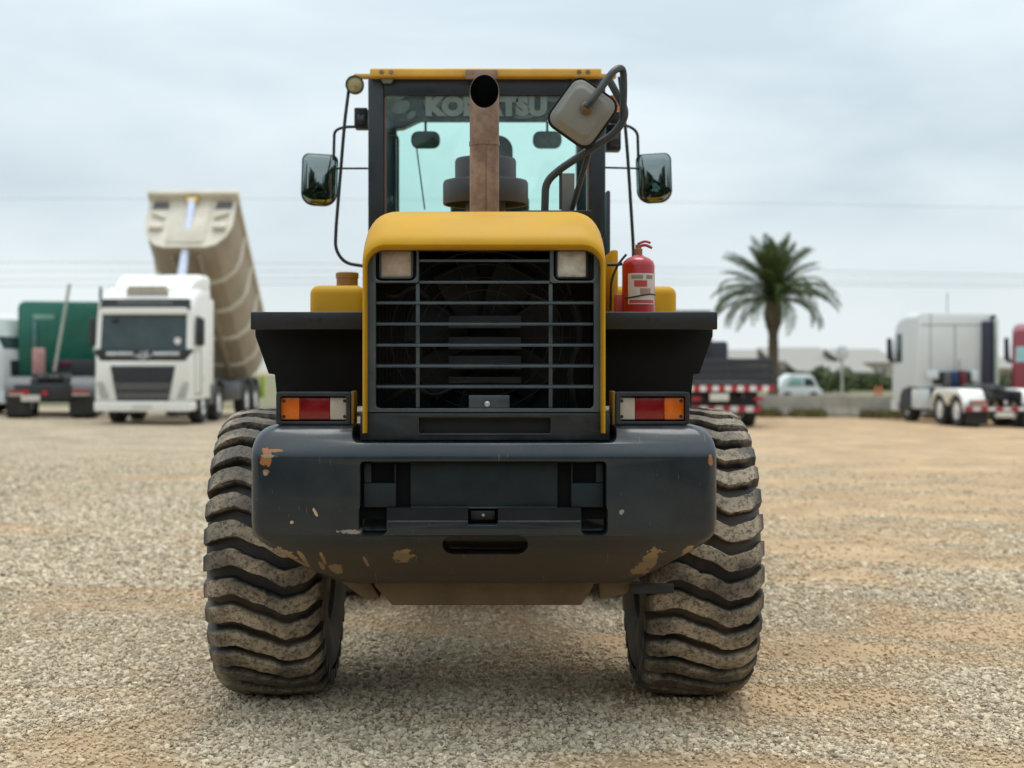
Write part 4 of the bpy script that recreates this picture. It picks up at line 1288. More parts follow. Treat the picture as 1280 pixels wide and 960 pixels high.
# label wrapped on the cylinder
lb = MB(); lo_ = []
for r_, zz in ((.0768, .055), (.0775, .055), (.0775, .198), (.0768, .198)):
    lo_.append([(r_ * math.sin(R(a)), -r_ * math.cos(R(a)), zz) for a in range(-44, 62, 7)])
lb.loft(lo_, (False, False), closed=False); lb.build('label', PAPER, fe)
for z0, z1, a0, a1_, mm in ((.135, .165, -20, 25, REDF), (.060, .075, -38, 55, REDF), (.10, .128, 0, 40, mat('label_print', (.40, .22, .15), .6)), (.172, .190, -30, 10, mat('label_text_grey', (.30, .24, .21), .6)), (.172, .190, 22, 50, mat('label_text_brown', (.25, .2, .18), .6))):
    lb = MB(); lo_ = []
    for r_, zz in ((.0776, z0), (.0782, z0), (.0782, z1), (.0776, z1)):
        lo_.append([(r_ * math.sin(R(a0 + (a1_ - a0) * k / 8)), -r_ * math.cos(R(a0 + (a1_ - a0) * k / 8)), zz) for k in range(9)])
    lb.loft(lo_, (False, False), closed=False); lb.build('label_print', mm, fe)
p = MB(); p.tube([(.079 * math.sin(R(a)), -.079 * math.cos(R(a)), .094 + .008 * math.sin(R(a * 2))) for a in range(-60, 75, 6)], .0032, 6); p.build('hose', BLACK, fe)
p = MB(); p.box(X(771, 6.86) - ex.x, X(790, 6.86) - ex.x, .0, .12, 0, .105, .008)
hb_ = p.build('holder', REDF, fe)

# ------------------------------------------------------------------ parked trucks
WHITE = mat('white_truck_paint', (0.83, 0.82, 0.77), 0.35, var=0.06, vscale=2, dust=0.25, dustcol=(0.50, 0.46, 0.38), dscale=2, coat=.2)
WHITE2 = mat('cool_white_truck_paint', (0.66, 0.685, 0.68), 0.4, var=0.06, vscale=2, dust=0.2, dustcol=(0.48, 0.47, 0.43), dscale=2)
GREENP = mat('green_truck_paint', (0.003, 0.125, 0.082), 0.4, var=0.1, vscale=2, dust=0.12, dustcol=(0.10, 0.17, 0.12), dscale=2, coat=.2)
REDP = mat('dark_red_truck_paint', (0.22, 0.018, 0.03), 0.4, var=0.1, coat=.2)
TGLASS = mat('dark_truck_glass', (0.035, 0.055, 0.058), 0.08, var=0.3, vscale=1.5, rvar=.03)
TGLASSL = mat('pale_truck_glass', (0.25, 0.42, 0.40), 0.08, var=0.15, vscale=1.5, rvar=.03)
TBLACK = mat('truck_black_plastic', (0.018, 0.020, 0.024), 0.5, var=0.2, dust=.2, dustcol=(.09, .085, .07))
TGREY = mat('truck_grey_plastic', (0.10, 0.10, 0.098), 0.5, var=0.2, dust=.2, dustcol=(.16, .14, .12))
TNAVY = mat('dark_blue_fairing', (0.020, 0.022, 0.045), 0.45, var=0.15)
SILVER = mat('silver_trim', (0.55, 0.56, 0.57), 0.3, metal=.8, var=.08)
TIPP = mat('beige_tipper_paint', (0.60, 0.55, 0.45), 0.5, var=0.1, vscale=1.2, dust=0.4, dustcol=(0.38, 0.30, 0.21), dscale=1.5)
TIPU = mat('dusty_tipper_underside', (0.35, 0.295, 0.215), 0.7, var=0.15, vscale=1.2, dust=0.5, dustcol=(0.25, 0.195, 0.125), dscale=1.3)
RAM = mat('chromed_ram', (0.62, 0.66, 0.78), 0.25, metal=.3, var=.04)
TTYRE = mat('truck_tyre_rubber', (0.020, 0.020, 0.020), 0.8, var=.2, dust=.35, dustcol=(.10, .085, .065))
TRIM_ = mat('truck_rim_white', (0.74, 0.74, 0.72), 0.45, var=.08, dust=.15, dustcol=(.5, .45, .38))
PLATE = mat('number_plate_white', (0.62, 0.60, 0.54), .5, var=.08)
TAIL = mat('truck_tail_lamp_red', (0.42, .02, .03), .3)
HEADL = mat('truck_headlamp_glass', (0.40, 0.40, 0.37), .2, var=.25, vscale=9, coat=.4)
REFR = mat('reflective_red', (0.42, .025, .045), .4, var=.1)
REFW = mat('reflective_white', (0.74, .70, .68), .4, var=.06)

def wheel_meshes(r, w):
    a = MB()
    a.lathe([(r * .54, -w / 2), (r * .60, -w / 2), (r * .9, -w * .52), (r * .985, -w * .40), (r, -w * .3), (r, w * .3), (r * .985, w * .40), (r * .9, w * .52), (r * .60, w / 2), (r * .54, w / 2)], axis='x', n=30, caps=False)
    b = MB()
    b.lathe([(r * .56, -w * .47), (r * .57, -w * .42), (r * .50, -w * .40), (r * .38, -w * .36), (r * .33, -w * .42), (r * .16, -w * .46), (r * .13, -w * .5), (0, -w * .5)], axis='x', n=26, caps=False)
    b.lathe([(r * .56, w * .47), (r * .57, w * .42), (r * .50, w * .40), (r * .38, w * .36), (r * .33, w * .42), (r * .16, w * .46), (r * .13, w * .5), (0, w * .5)], axis='x', n=26, caps=False)
    return b.mesh('wheel', TRIM_), a.mesh('tyre', TTYRE)
WR, WT = wheel_meshes(.50, .32)
def twheel(par, x, y, z=.49):
    w = link('wheel', WR, par, (x, y, z)); link('tyre', WT, w); return w
def tp(mb, name, m, par, smooth=38): return mb.build(name, m, par, None, smooth)

def section(x0, x1, z0, z1, y, r0, r1):
    return [(x, y, z) for x, z in rr2(x0, x1, z0, z1, r1, r0, 5)]

def chassis(t, y0, y1, z=.95):
    p = MB()
    for s_ in (-1, 1): p.box(s_ * .43 - .05, s_ * .43 + .05, y0, y1, z - .16, z + .12, .01)
    for k in range(5):
        y = y0 + (y1 - y0) * (k + .5) / 5; p.box(-.38, .38, y - .05, y + .05, z - .12, z + .06)
    return tp(p, 'chassis', TBLACK, t)

def chevrons(t, x0, x1, z0, z1, y, n, start_red=True):
    for k in range(n):
        a, b = x0 + (x1 - x0) * k / n, x0 + (x1 - x0) * (k + 1) / n
        p = MB(); p.box(a + .002, b - .002, y - .006, y + .006, z0, z1)
        tp(p, 'reflective_strip', REFR if (k % 2 == 0) == start_red else REFW, t)

# --- white tipper truck with raised body ------------------------------------------
def tipper():
    yf = 37.8
    gz_ = ground_z(-8.75, 40)
    t = thing('tipper_truck', 'white tipper truck facing the camera with its beige tub raised high behind the cab', 'tipper truck', (X(179, yf), yf, gz_), R(-2.5))
    # cab: front section swept back along y with raked screen and tapered roof
    W = 1.245
    def prof(y, zt, w=W, zb=.62, rt=.12): return section(-w, w, zb, zt, y, .05, rt)
    p = MB()
    p.loft([section(-W + .05, W - .05, .66, 1.72, -.03, .05, .10), section(-W + .02, W - .02, .62, 1.80, .0, .05, .10), section(-W, W, .62, 2.0, .06, .05, .12), section(-W, W, .62, 2.9, .20, .05, .14), section(-W, W, .62, 3.22, .30, .05, .2), section(-W, W, .62, 3.44, .55, .05, .26), section(-W + .01, W - .01, .62, 3.60, 1.1, .05, .26), section(-W + .02, W - .02, .62, 3.66, 2.15, .05, .24)])
    cabt = tp(p, 'cab', WHITE, t, 45)
    p = MB(); p.loft([section(-W + .30, W - .20, 3.30, 3.50, .60, .05, .10), section(-W + .25, W - .12, 3.3, 3.78, 1.0, .05, .12), section(-W + .22, W - .04, 3.3, 3.92, 1.5, .05, .14), section(-W + .22, W - .04, 3.3, 3.93, 2.2, .05, .14)]); tp(p, 'roof_deflector', WHITE, cabt)
    p = MB(); p.prism([(-.55, 3.35), (.55, 3.35), (.47, 3.56), (-.49, 3.56)], .38, .72); tp(p, 'roof_hatch', mat('roof_hatch_tan', (.42, .37, .29), .5), cabt)
    # header sign band, visor, windscreen, wiper panel
    def yz(z): return -.0 + (.06 if z < 2.0 else .06 + (z - 2.0) * .155)
    p = MB(); p.loft([[(-W + .1, .215, 3.22), (W - .1, .215, 3.22), (W - .07, .155, 2.94), (-W + .07, .155, 2.94)], [(-W + .1, .50, 3.18), (W - .1, .50, 3.18), (W - .07, .5, 2.96), (-W + .07, .5, 2.96)]]); tp(p, 'sign_band', TBLACK, cabt)
    p = MB(); p.box(-.72, .72, .175, .24, 3.07, 3.17, .01); tp(p, 'sign_panel', TGREY, cabt)
    p = MB(); p.prism(rrect(-W + .14, W - .14, 2.82, 2.99, .05), .03, .16, bev=.02); tp(p, 'sun_visor', WHITE, cabt)
    ws = [(-W + .06, .012, 1.93), (W - .06, .012, 1.93), (W - .07, .16, 2.92), (-W + .07, .16, 2.92)]
    p = MB(); p.loft([ws, [(x, y + .25, z) for x, y, z in ws]]); wsn = tp(p, 'windscreen', TGLASS, cabt)
    p = MB(); p.lathe([(0, -.004), (.09, -.004), (.09, .03)], (.88, .025, 2.14), 'y', 14); tp(p, 'windscreen_sticker', REFW, wsn)
    p = MB(); p.box(-.85, -.68, .04, .12, 2.62, 2.72, .02); tp(p, 'mirror_back', TBLACK, wsn)
    for s_ in (-1, 1):
        p = MB(); p.loft([[(s_ * (W - .02), .005, 1.90), (s_ * (W - .13), .002, 1.90), (s_ * (W - .15), .15, 2.93), (s_ * (W - .04), .15, 2.93)], [(s_ * (W - .02), .3, 1.90), (s_ * (W - .13), .3, 1.90), (s_ * (W - .15), .4, 2.93), (s_ * (W - .04), .4, 2.93)]]); tp(p, 'screen_pillar', WHITE, cabt)
    p = MB(); p.prism([(-W - .01, 1.93), (-W - .01, 1.86), (-W + .14, 1.62), (W - .14, 1.62), (W + .01, 1.86), (W + .01, 1.93)], -.035, .2, bev=.02); wp = tp(p, 'wiper_panel', TBLACK, cabt)
    p = MB(); p.box(-.95, -.25, -.05, -.03, 1.76, 1.86, .01); p.box(.25, .95, -.05, -.03, 1.76, 1.86, .01); tp(p, 'silver_trim', SILVER, wp)
    p = MB(); p.ring([( .11 * math.cos(a), 1.76 + .11 * math.sin(a)) for a in [2 * math.pi * k / 20 for k in range(20)]], [(.075 * math.cos(a), 1.76 + .075 * math.sin(a)) for a in [2 * math.pi * k / 20 for k in range(20)]], -.075, -.04)
    p.prism([(.075, 1.83), (.10, 1.80), (.16, 1.88), (.13, 1.91)], -.07, -.045); p.box(-.22, .22, -.068, -.05, 1.735, 1.785)
    tp(p, 'emblem', SILVER, wp)
    # grille
    p = MB(); p.prism([(-.84, 1.50), (.84, 1.50), (.80, 1.30), (.66, .60), (-.66, .60), (-.80, 1.30)], -.065, .05, bev=.02); gr = tp(p, 'grille', TBLACK, cabt)
    for z_, w_ in ((1.02, .75), (.93, .73), (.78, .70), (.70, .68)):
        p = MB(); p.box(-w_, w_, -.085, -.055, z_ - .035, z_ + .035, .012); tp(p, 'grille_bar', TGREY, gr)
    for z_ in (1.4, 1.31, 1.22, 1.13):
        p = MB(); p.box(-.78, .78, -.072, -.058, z_ - .012, z_ + .012, .004); tp(p, 'grille_bar', mat('grille_bar_navy', (.012, .013, .03), .5), gr)
    for s_ in (-1, 1):
        p = MB(); p.prism([(s_ * .86, .66), (s_ * 1.10, .66), (s_ * 1.20, 1.10), (s_ * 1.02, 1.10)], -.05, .1, bev=.02); tp(p, 'headlight', HEADL, cabt)
        p = MB(); p.prism([(s_ * 1.27, 2.02), (s_ * 1.50, 2.02), (s_ * 1.50, 2.72), (s_ * 1.30, 2.76)], .25, .42, bev=.04); mm_ = tp(p, 'wing_mirror', TBLACK, cabt)
        p = MB(); p.box(s_ * 1.3 - .06 if s_ > 0 else -1.36, s_ * 1.3 + .06 if s_ > 0 else -1.24, .30, .40, 1.86, 2.05, .02); p.box(min(s_ * 1.2, s_ * 1.38), max(s_ * 1.2, s_ * 1.38), .3, .4, 1.85, 1.98, .02); tp(p, 'mirror_arm', WHITE, mm_)
        p = MB(); p.prism([(.42, 1.95), (1.0, 1.95), (1.0, 2.72), (.50, 2.72)], s_ * (W - .03), s_ * (W + .012), 'x', .01); tp(p, 'side_window', TGLASS, cabt)
        p = MB(); p.ring([(.36, .75), (1.06, .75), (1.06, 2.80), (.44, 2.80)], [(.40, .79), (1.02, .79), (1.02, 2.76), (.48, 2.76)], s_ * (W - .02), s_ * (W + .004), 'x'); tp(p, 'door_gap', TGREY, cabt)
        p = MB(); p.box(s_ * (W - .1) - .1, s_ * (W - .1) + .1, 2.15, 2.5, 1.0, 3.3, .03); tp(p, 'air_deflector', WHITE, cabt)
    p = MB(); p.prism(rrect(-W - .0, W + .0, .34, .60, .06), -.10, .55, bev=.03); bm_ = tp(p, 'bumper', WHITE, cabt)
    p = MB(); p.box(-.26, .26, -.112, -.095, .40, .53, .004); tp(p, 'number_plate', PLATE, bm_)
    p = MB(); p.prism([(.85, .36), (.95, .85), (1.3, 1.05), (1.75, 1.05), (2.0, .8), (2.05, .36)], -W + .05, W - .05, 'x'); tp(p, 'wheel_arch', TBLACK, t)
    chassis(t, .8, 9.6)
    for y in (1.45, 3.3, 7.1, 8.45):
        for s_ in (-1, 1): twheel(t, s_ * 1.06, y)
    p = MB(); p.box(.72, 1.2, 2.2, 3.0, .45, 1.05, .05); p.box(-1.2, -.72, 2.2, 3.0, .45, 1.05, .05); tp(p, 'side_tank', TGREY, t)
    p = MB(); p.box(.75, 1.22, 4.0, 6.3, .5, 1.05, .05); p.box(-1.22, -.75, 4.0, 6.3, .5, 1.05, .05); tp(p, 'side_locker', TBLACK, t)
    for y in (3.3, 7.1, 8.45):
        for s_ in (-1, 1):
            p = MB(); p.ring([(y + .66 * math.cos(a), .5 + .66 * math.sin(a)) for a in [math.pi * k / 12 for k in range(13)]] , [(y + .62 * math.cos(a), .5 + .62 * math.sin(a)) for a in [math.pi * k / 12 for k in range(13)]], s_ * .9, s_ * 1.22, 'x'); tp(p, 'mudguard', TBLACK, t)
    # tub: hinge at rear, swung up
    hy, hzv, ang = 8.6, 1.22, R(40)
    Ln = 5.7
    M_ = Matrix.Translation((0, hy, hzv)) @ Matrix.Rotation(-ang, 4, 'X')
    # tub local: y from 0 (hinge) to -Ln (front); z up from the floor
    def tubsec(y, k=0.0, zt=1.95, wt=1.25, wb=.62):
        return [(-wt - k, y, zt), (-wt - k, y, .82), (-wt + .12 - k, y, .42 - k * .6), (-wb - .25 - k * .6, y, .10 - k), (-wb, y, 0 - k), (wb, y, 0 - k), (wb + .25 + k * .6, y, .10 - k), (wt - .12 + k, y, .42 - k * .6), (wt + k, y, .82), (wt + k, y, zt)]
    def inner(y): return [(x * .965, y, z + (.05 if z < 1.9 else 0)) for x, _, z in tubsec(y)]
    p = MB()
    ys_ = [0.3, -.8, -2.0, -3.2, -4.4, -Ln]
    outer = [tubsec(y) for y in ys_]; inn = [inner(y) for y in reversed(ys_[:-1] + [-Ln + .06])]
    p.loft([[Vector(v) for v in o_ + i_[::-1]] for o_, i_ in zip(outer, [inner(y) for y in ys_])], (True, True), mtx=M_)
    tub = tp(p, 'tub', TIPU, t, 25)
    p = MB(); p.loft([tubsec(-Ln + .07), tubsec(-Ln - .03, .03)], mtx=M_); fw = tp(p, 'front_panel', TIPP, tub, 25)
    p = MB(); p.box(-.55, .55, -Ln - .07, -Ln - .02, .12, 1.9, .02, mtx=M_)
    p2 = tp(p, 'panel_stiffener', TIPP, fw)
    for s_ in (-1, 1):
        p = MB(); p.prism([(s_ * .72, 1.2), (s_ * 1.12, 1.35), (s_ * 1.12, 1.25), (s_ * .72, 1.05)], -Ln - .13, -Ln - .03, bev=.02, mtx=M_); p.box(s_ * .92 - .2, s_ * .92 + .2, -Ln - .16, -Ln - .03, .62, .84, .05, mtx=M_)
        tp(p, 'panel_bracket', TIPP, fw)
        p = MB(); p.prism([(s_ * .66, 1.50), (s_ * 1.16, 1.50), (s_ * 1.16, 1.80), (s_ * .72, 1.80)], -Ln - .045, -Ln - .02, bev=.005, mtx=M_); tp(p, 'panel_opening_shade', TGREY, fw)  # raised dark plate painted as the shade inside a recess
        p = MB(); p.box(s_ * 1.28 - .05, s_ * 1.28 + .05, -Ln, .3, 1.82, 1.99, .02, mtx=M_); tp(p, 'top_rail', TIPP, tub)
    p = MB(); p.box(-1.33, 1.33, -Ln - .32, -Ln + .1, 1.86, 2.02, .03, mtx=M_); tp(p, 'canopy', TIPP, fw)
    for y in (-.5, -1.75, -3.0, -4.25):
        p = MB()
        p.loft([[Vector(v) for v in tubsec(yy_, .055)] for yy_ in (y - .06, y + .06)], mtx=M_)
        tp(p, 'rib', TIPP, tub)
    p = MB(); p.box(-.45, -.33, -5.4, 0.2, -.13, -.005, .01, mtx=M_); p.box(.33, .45, -5.4, .2, -.13, -.005, .01, mtx=M_); tp(p, 'subframe_rail', TIPU, tub)
    # ram
    top = M_ @ Vector((0, -Ln - .16, 1.70))
    p = MB(); p.tube([(0, 2.45, 1.2), Vector((0, 2.45, 1.2)).lerp(top, .55)], .165, 14); p.tube([Vector((0, 2.45, 1.2)).lerp(top, .54), top], .135, 14); tp(p, 'ram', RAM, t)
    p = MB(); p.box(-.16, .16, -Ln - .26, -Ln - .06, 1.60, 1.80, .03, mtx=M_); tp(p, 'ram_head', mat('ram_head_yellow', (.62, .38, .03), .5), fw)
    p = MB(); p.box(1.16, 1.3, 9.4, 9.55, .5, 1.2, .02); tp(p, 'marker_board', mat('lime_marker', (.35, .5, .03), .5), t)
    return t
tipper()

# --- tractor units: local front at y = 0, facing -y -----------------------------------
def tractor(name, label, loc, rz, paint, zroof, opts):
    t = thing(name, label, 'truck', loc, rz, opts.get('group'))
    W = opts.get('W', 1.24); D = opts.get('D', 2.2); zb = 1.0
    p = MB()
    p.loft([section(-W + .06, W - .06, .62, 1.8, -.02, .06, .1), section(-W, W, .6, 2.0, .06, .06, .12), section(-W, W, .6, zroof - .75, .22, .06, .16), section(-W, W, .6, zroof - .22, .42, .06, .24), section(-W, W, .6, zroof - .05, .8, .06, .26), section(-W, W, .6, zroof, 1.3, .06, .24), section(-W, W, .6, zroof, 1.46, .06, .24)])
    p.loft([section(-W, W, 1.12, zroof, 1.459, .06, .24), section(-W, W, 1.12, zroof - .015, D - .03, .06, .22), section(-W + .03, W - .03, 1.15, zroof - .05, D, .06, .2)])
    cabt = tp(p, 'cab', paint, t, 40)
    gl = opts.get('glass', TGLASS)
    ws = [(-W + .1, .02, 1.95), (W - .1, .02, 1.95), (W - .12, .19, zroof - .75), (-W + .12, .19, zroof - .75)]
    p = MB(); p.loft([ws, [(x, y + .2, z) for x, y, z in ws]]); tp(p, 'windscreen', gl, cabt)
    p = MB(); p.prism([(-.8, 1.6), (.8, 1.6), (.7, .8), (-.7, .8)], -.06, .05, bev=.02); tp(p, 'grille', TBLACK, cabt)
    p = MB(); p.prism(rrect(-W, W, .32, .66, .06), -.10, .5, bev=.03); tp(p, 'bumper', paint, cabt)
    for s_ in (-1, 1):
        p = MB(); p.prism([(.42, 1.92), (1.0, 1.92), (1.0, zroof - .65), (.52, zroof - .65)], s_ * (W - .03), s_ * (W + .012), 'x', .01); tp(p, 'side_window', TGLASS, cabt)
        p = MB(); p.prism([(s_ * (W + .06), 2.0), (s_ * (W + .24), 2.0), (s_ * (W + .24), 2.72), (s_ * (W + .10), 2.72)], .18, .34, bev=.03); mm_ = tp(p, 'wing_mirror', TBLACK, cabt)
        p = MB(); p.box(min(s_ * (W - .05), s_ * (W + .16)), max(s_ * (W - .05), s_ * (W + .16)), .22, .30, 1.92, 2.02, .02); tp(p, 'mirror_arm', TBLACK, mm_)
        p = MB(); p.prism([(s_ * .85, .72), (s_ * 1.14, .72), (s_ * 1.18, 1.05), (s_ * .95, 1.05)], -.05, .1, bev=.02); tp(p, 'headlight', HEADL, cabt)
        p = MB(); p.box(min(s_ * (W - .35), s_ * W), max(s_ * (W - .35), s_ * W), 1.86, 2.6, .45, 1.08, .03); tp(p, 'step_panel', opts.get('step', paint), t)
    p = MB(); p.prism([(.78, .36), (.86, .86), (1.15, 1.08), (1.56, 1.08), (1.8, .8), (1.86, .36)], -W - .012, W + .012, 'x'); tp(p, 'wheel_arch', TBLACK, t)
    Lc = opts.get('L', 5.9)
    chassis(t, .8, Lc)
    ax = opts.get('axles', (1.32, Lc - 2.1, Lc - .75))
    for k, y in enumerate(ax):
        for s_ in (-1, 1):
            twheel(t, s_ * 1.04, y)
            if k and opts.get('dual', True): twheel(t, s_ * .70, y)
    mg = opts.get('guard', TGREY)
    if mg and len(ax) > 1:
        n = 14
        for s_ in (-1, 1):
            if opts.get('tandem', True) and len(ax) == 3:
                ya, yb = ax[1], ax[2]
                up = [(ya - .66, .45), (ya - .62, .75), (ya - .45, .98), (ya - .25, 1.12), (yb + .25, 1.12), (yb + .45, .98), (yb + .62, .75), (yb + .68, .45)]
                lo = [(yb + .62, .45), (yb + .54, .68), (yb + .36, .88), (yb, .98), (yb - .36, .88), ((ya + yb) / 2, .62), (ya + .36, .88), (ya, .98), (ya - .36, .88), (ya - .54, .68), (ya - .60, .45)]
                p = MB(); p.prism(up + lo, s_ * .54, s_ * 1.24, 'x', .01)
                tp(p, 'mudguard', mg, t, 50)
            else:
                for y in ax[1:]:
                    p = MB(); p.ring([(y + .66 * math.cos(a), .5 + .66 * math.sin(a)) for a in [math.pi * k / 12 for k in range(13)]], [(y + .61 * math.cos(a), .5 + .61 * math.sin(a)) for a in [math.pi * k / 12 for k in range(13)]], s_ * .54, s_ * 1.22, 'x'); tp(p, 'mudguard', mg, t)
            p = MB(); p.box(s_ * .84 - .26, s_ * .84 + .26, Lc - .02, Lc + .04, .62, .80, .02); lampb = tp(p, 'tail_lamp_box', TBLACK, t)
            p = MB(); p.box(s_ * .84 - .24, s_ * .84 + .24, Lc + .035, Lc + .055, .72, .785, .004); tp(p, 'tail_lamp', TAIL, lampb)
            p = MB(); p.box(s_ * .84 - .24, s_ * .84 + .24, Lc + .035, Lc + .055, .635, .70, .004); tp(p, 'reflector', CLEARL, lampb)
            p = MB(); p.box(s_ * .84 - .32, s_ * .84 + .32, Lc - .10, Lc - .07, .10, .60); tp(p, 'mud_flap', TTYRE, t)
    p = MB(); p.box(-.45, .45, Lc - 2.3, Lc - 1.1, 1.09, 1.18, .03); p.prism([(-.42, Lc - 2.2), (.42, Lc - 2.2), (.45, Lc - 1.5), (.2, Lc - .95), (.06, Lc - 1.5), (-.06, Lc - 1.5), (-.2, Lc - .95), (-.45, Lc - 1.5)], 1.18, 1.25, 'z'); tp(p, 'fifth_wheel', TGREY, t)
    return t, cabt, W, D, Lc

# white tractor on the right, seen from behind
yr = 43.0
loc_r = Vector((X(1258, yr), yr, 0)); rz_r = R(183.5)
Lr = 6.3
d_ = Vector((-math.sin(rz_r), math.cos(rz_r), 0)) * Lr        # local +y (rear) direction
org = Vector((loc_r.x, loc_r.y, 0)) - d_
org.z = ground_z(14.6, 45)
t, cabt, W, D, Lc = tractor('tractor_unit', 'white tractor unit seen from behind, with white mudguards and a dark air duct', org, rz_r, WHITE2, 3.50,
    dict(L=Lr, guard=WHITE, step=WHITE2, D=2.35))
# rear wall panel lines, duct, aerial, hoses
for x0, x1, z0, z1, y in ((-1.1, 1.1, 3.09, 3.115, D + .004), (-.012, .012, 1.5, 3.09, D + .004), (.78, .80, 1.5, 3.48, D + .004)):
    p = MB(); p.box(x0, x1, y - .03, y + .004, z0, z1); tp(p, 'panel_joint', TGREY, cabt)
p = MB(); p.box(-1.22, -.86, D - .2, D + .20, 1.05, 3.22, .04); tp(p, 'air_duct', TNAVY, cabt)
p = MB(); p.box(-1.30, -1.16, D - .1, D + .12, 3.24, 3.42, .02); tp(p, 'camera_box', TBLACK, cabt)
p = MB(); p.box(-1.26, -1.20, D - .1, D + .4, .9, 3.3, .02); tp(p, 'side_fairing', mat('pale_fairing', (.55, .6, .52), .5), cabt)
p = MB(); p.tube([(.08, 1.9, 3.3), (.08, 1.92, 4.15)], .013, 6); tp(p, 'aerial', TBLACK, cabt)
p = MB(); p.box(-.62, .72, D - .05, D + .02, 1.20, 1.62, .03); tp(p, 'cab_back_recess', TBLACK, cabt)
for xx, mm in ((.06, mat('blue_air_hose', (.012, .035, .11), .5)), (-.22, mat('red_air_hose', (.14, .012, .02), .5)), (.3, TGREY)):
    p = MB()
    p.box(xx - .11, xx + .11, D + .05, D + .2, 1.06, 1.62 + (.03 if xx < 0 else 0), .03); tp(p, 'hose_coil', mm, t)
p = MB(); p.tube([(-.02, D + .3, 1.1), (-.02, D + .3, 2.0)], .014, 6); tp(p, 'hose_mast', TNAVY, t)
p = MB(); p.box(.55, .95, D + .02, D + .10, 1.38, 1.66, .06); p.box(-.75, -.5, D + .02, D + .10, 1.30, 1.66, .06); tp(p, 'cab_mount', WHITE2, t)
chevrons(t, -1.24, 1.24, .50, .60, Lc + .06, 11, True)
p = MB(); p.box(-.2, .34, Lc + .05, Lc + .075, .30, .46, .004); tp(p, 'number_plate', PLATE, t)
p = MB(); p.box(-1.24, 1.24, Lc - .02, Lc + .05, .42, .62, .01); tp(p, 'rear_beam', TBLACK, t)
p = MB(); p.lathe([(0, 0), (.05, 0), (.06, .02), (.05, .04)], (.04, Lc + .04, .72), 'y', 12); tp(p, 'coupling', SILVER, t)

# red truck at the right edge, facing the camera
yr2 = 46.0
t, cabt, W, D, Lc = tractor('tractor_unit', 'dark red truck cab with a pale windscreen cut by the right edge', (X(1318, yr2), yr2, ground_z(17, 46)), R(-20), REDP, 3.18, dict(L=6.0, guard=TGREY, glass=TGLASSL))

# green tractor on the left, seen from behind
yl = 41.0
Lg = 5.8
rz_g = R(180 + 11)
d_ = Vector((-math.sin(rz_g), math.cos(rz_g), 0)) * Lg
org = Vector((X(62, yl), yl, 0)) - d_
org.z = ground_z(-12.3, 43)
t, cabt, W, D, Lc = tractor('tractor_unit', 'green tractor unit seen from behind between the white cab and the tipper truck', org, rz_g, GREENP, 3.42, dict(L=Lg, guard=TGREY, step=TGREY, tandem=False, D=2.3))
p = MB(); p.tube([(.10, D + 1.0, 1.3), (-.28, D + .4, 3.9)], .05, 8); tp(p, 'pole', mat('pale_pole', (.35, .37, .31), .6), t)
p = MB(); p.lathe([(.17, 0), (.18, .02), (.18, .72), (.15, .76), (0, .76)], (.48, D + 1.6, 1.22), 'z', 16); tp(p, 'faded_cylinder', mat('faded_pink', (.42, .22, .20), .6), t)
p = MB(); p.box(.2, .8, D, D + .02, 2.86, 3.0, .006); tp(p, 'cab_plate', mat('pale_green_plate', (.22, .38, .32), .5), cabt)
p = MB(); p.box(.70, .80, D + .01, D + .09, 1.5, 2.8, .02); tp(p, 'air_pipe', mat('grey_green_pipe', (.10, .20, .19), .5), cabt)
p = MB(); p.box(-1.0, .25, D + .02, D + .6, 1.0, 1.65, .08); tp(p, 'gearbox_cover', TBLACK, t)
p = MB(); p.box(-.35, .05, D + .55, D + .66, 1.45, 1.62, .03); tp(p, 'hose_coil', mat('maroon_hose', (.10, .01, .035), .5), t)
p = MB(); p.box(-1.2, -1.12, D + .02, D + .14, 1.2, 3.85, .03); tp(p, 'exhaust_stack', TBLACK, cabt)
for x_ in (.42, -.08):
    p = MB(); p.lathe([(0, 0), (.07, 0), (.08, .02), (.08, .04)], (x_ + .2, Lc + .03, .72), 'y', 12); tp(p, 'rear_reflector', TAIL, t)
p = MB(); p.box(.25, .75, Lc + .04, Lc + .06, .48, .66, .004); tp(p, 'number_plate', PLATE, t)
p = MB(); p.box(-.6, .95, Lc - .05, Lc + .03, .5, .95, .03); tp(p, 'rear_beam', TBLACK, t)

# white conventional cab cut by the left edge
t, cabt, W, D, Lc = tractor('tractor_unit', 'white truck cab cut by the left edge, beside the green one', (X(27, 44.5), 44.5, ground_z(-15, 44)), R(82), WHITE2, 3.05, dict(L=6.2, guard=TGREY, D=2.0, step=TGREY))

# --- dark flatbed lorry behind the right fender --------------------------------------------
yb_ = 40.5
t = thing('flatbed_truck', 'dark grey flatbed lorry with red and white reflective strips, half hidden behind the right fender', 'flatbed truck', (X(910, yb_), yb_, ground_z(6.8, 41)), 0)
NAV = mat('dark_slate_bodywork', (0.022, 0.025, 0.036), 0.5, var=.15, dust=.15, dustcol=(.07, .07, .07))
p = MB(); p.box(-1.27, 1.27, 0, 7.0, 1.12, 1.26, .02); bed = tp(p, 'bed', NAV, t)
for k, (z0, z1) in enumerate(((1.28, 1.49), (1.50, 1.71), (1.72, 1.90))):
    p = MB(); p.box(-1.26, 1.26, .0, .05, z0, z1, .012); tp(p, 'tail_board', NAV, bed)
for s_ in (-1, 1):
    for k, (z0, z1) in enumerate(((1.28, 1.49), (1.50, 1.71), (1.72, 1.90))):
        p = MB(); p.box(s_ * 1.25 - .025, s_ * 1.25 + .025, .06, 6.9, z0, z1, .012); tp(p, 'side_board', NAV, bed)
    p = MB(); p.box(s_ * 1.24 - .04, s_ * 1.24 + .04, 6.9, 7.0, 1.2, 1.95, .01); tp(p, 'stake', NAV, bed)
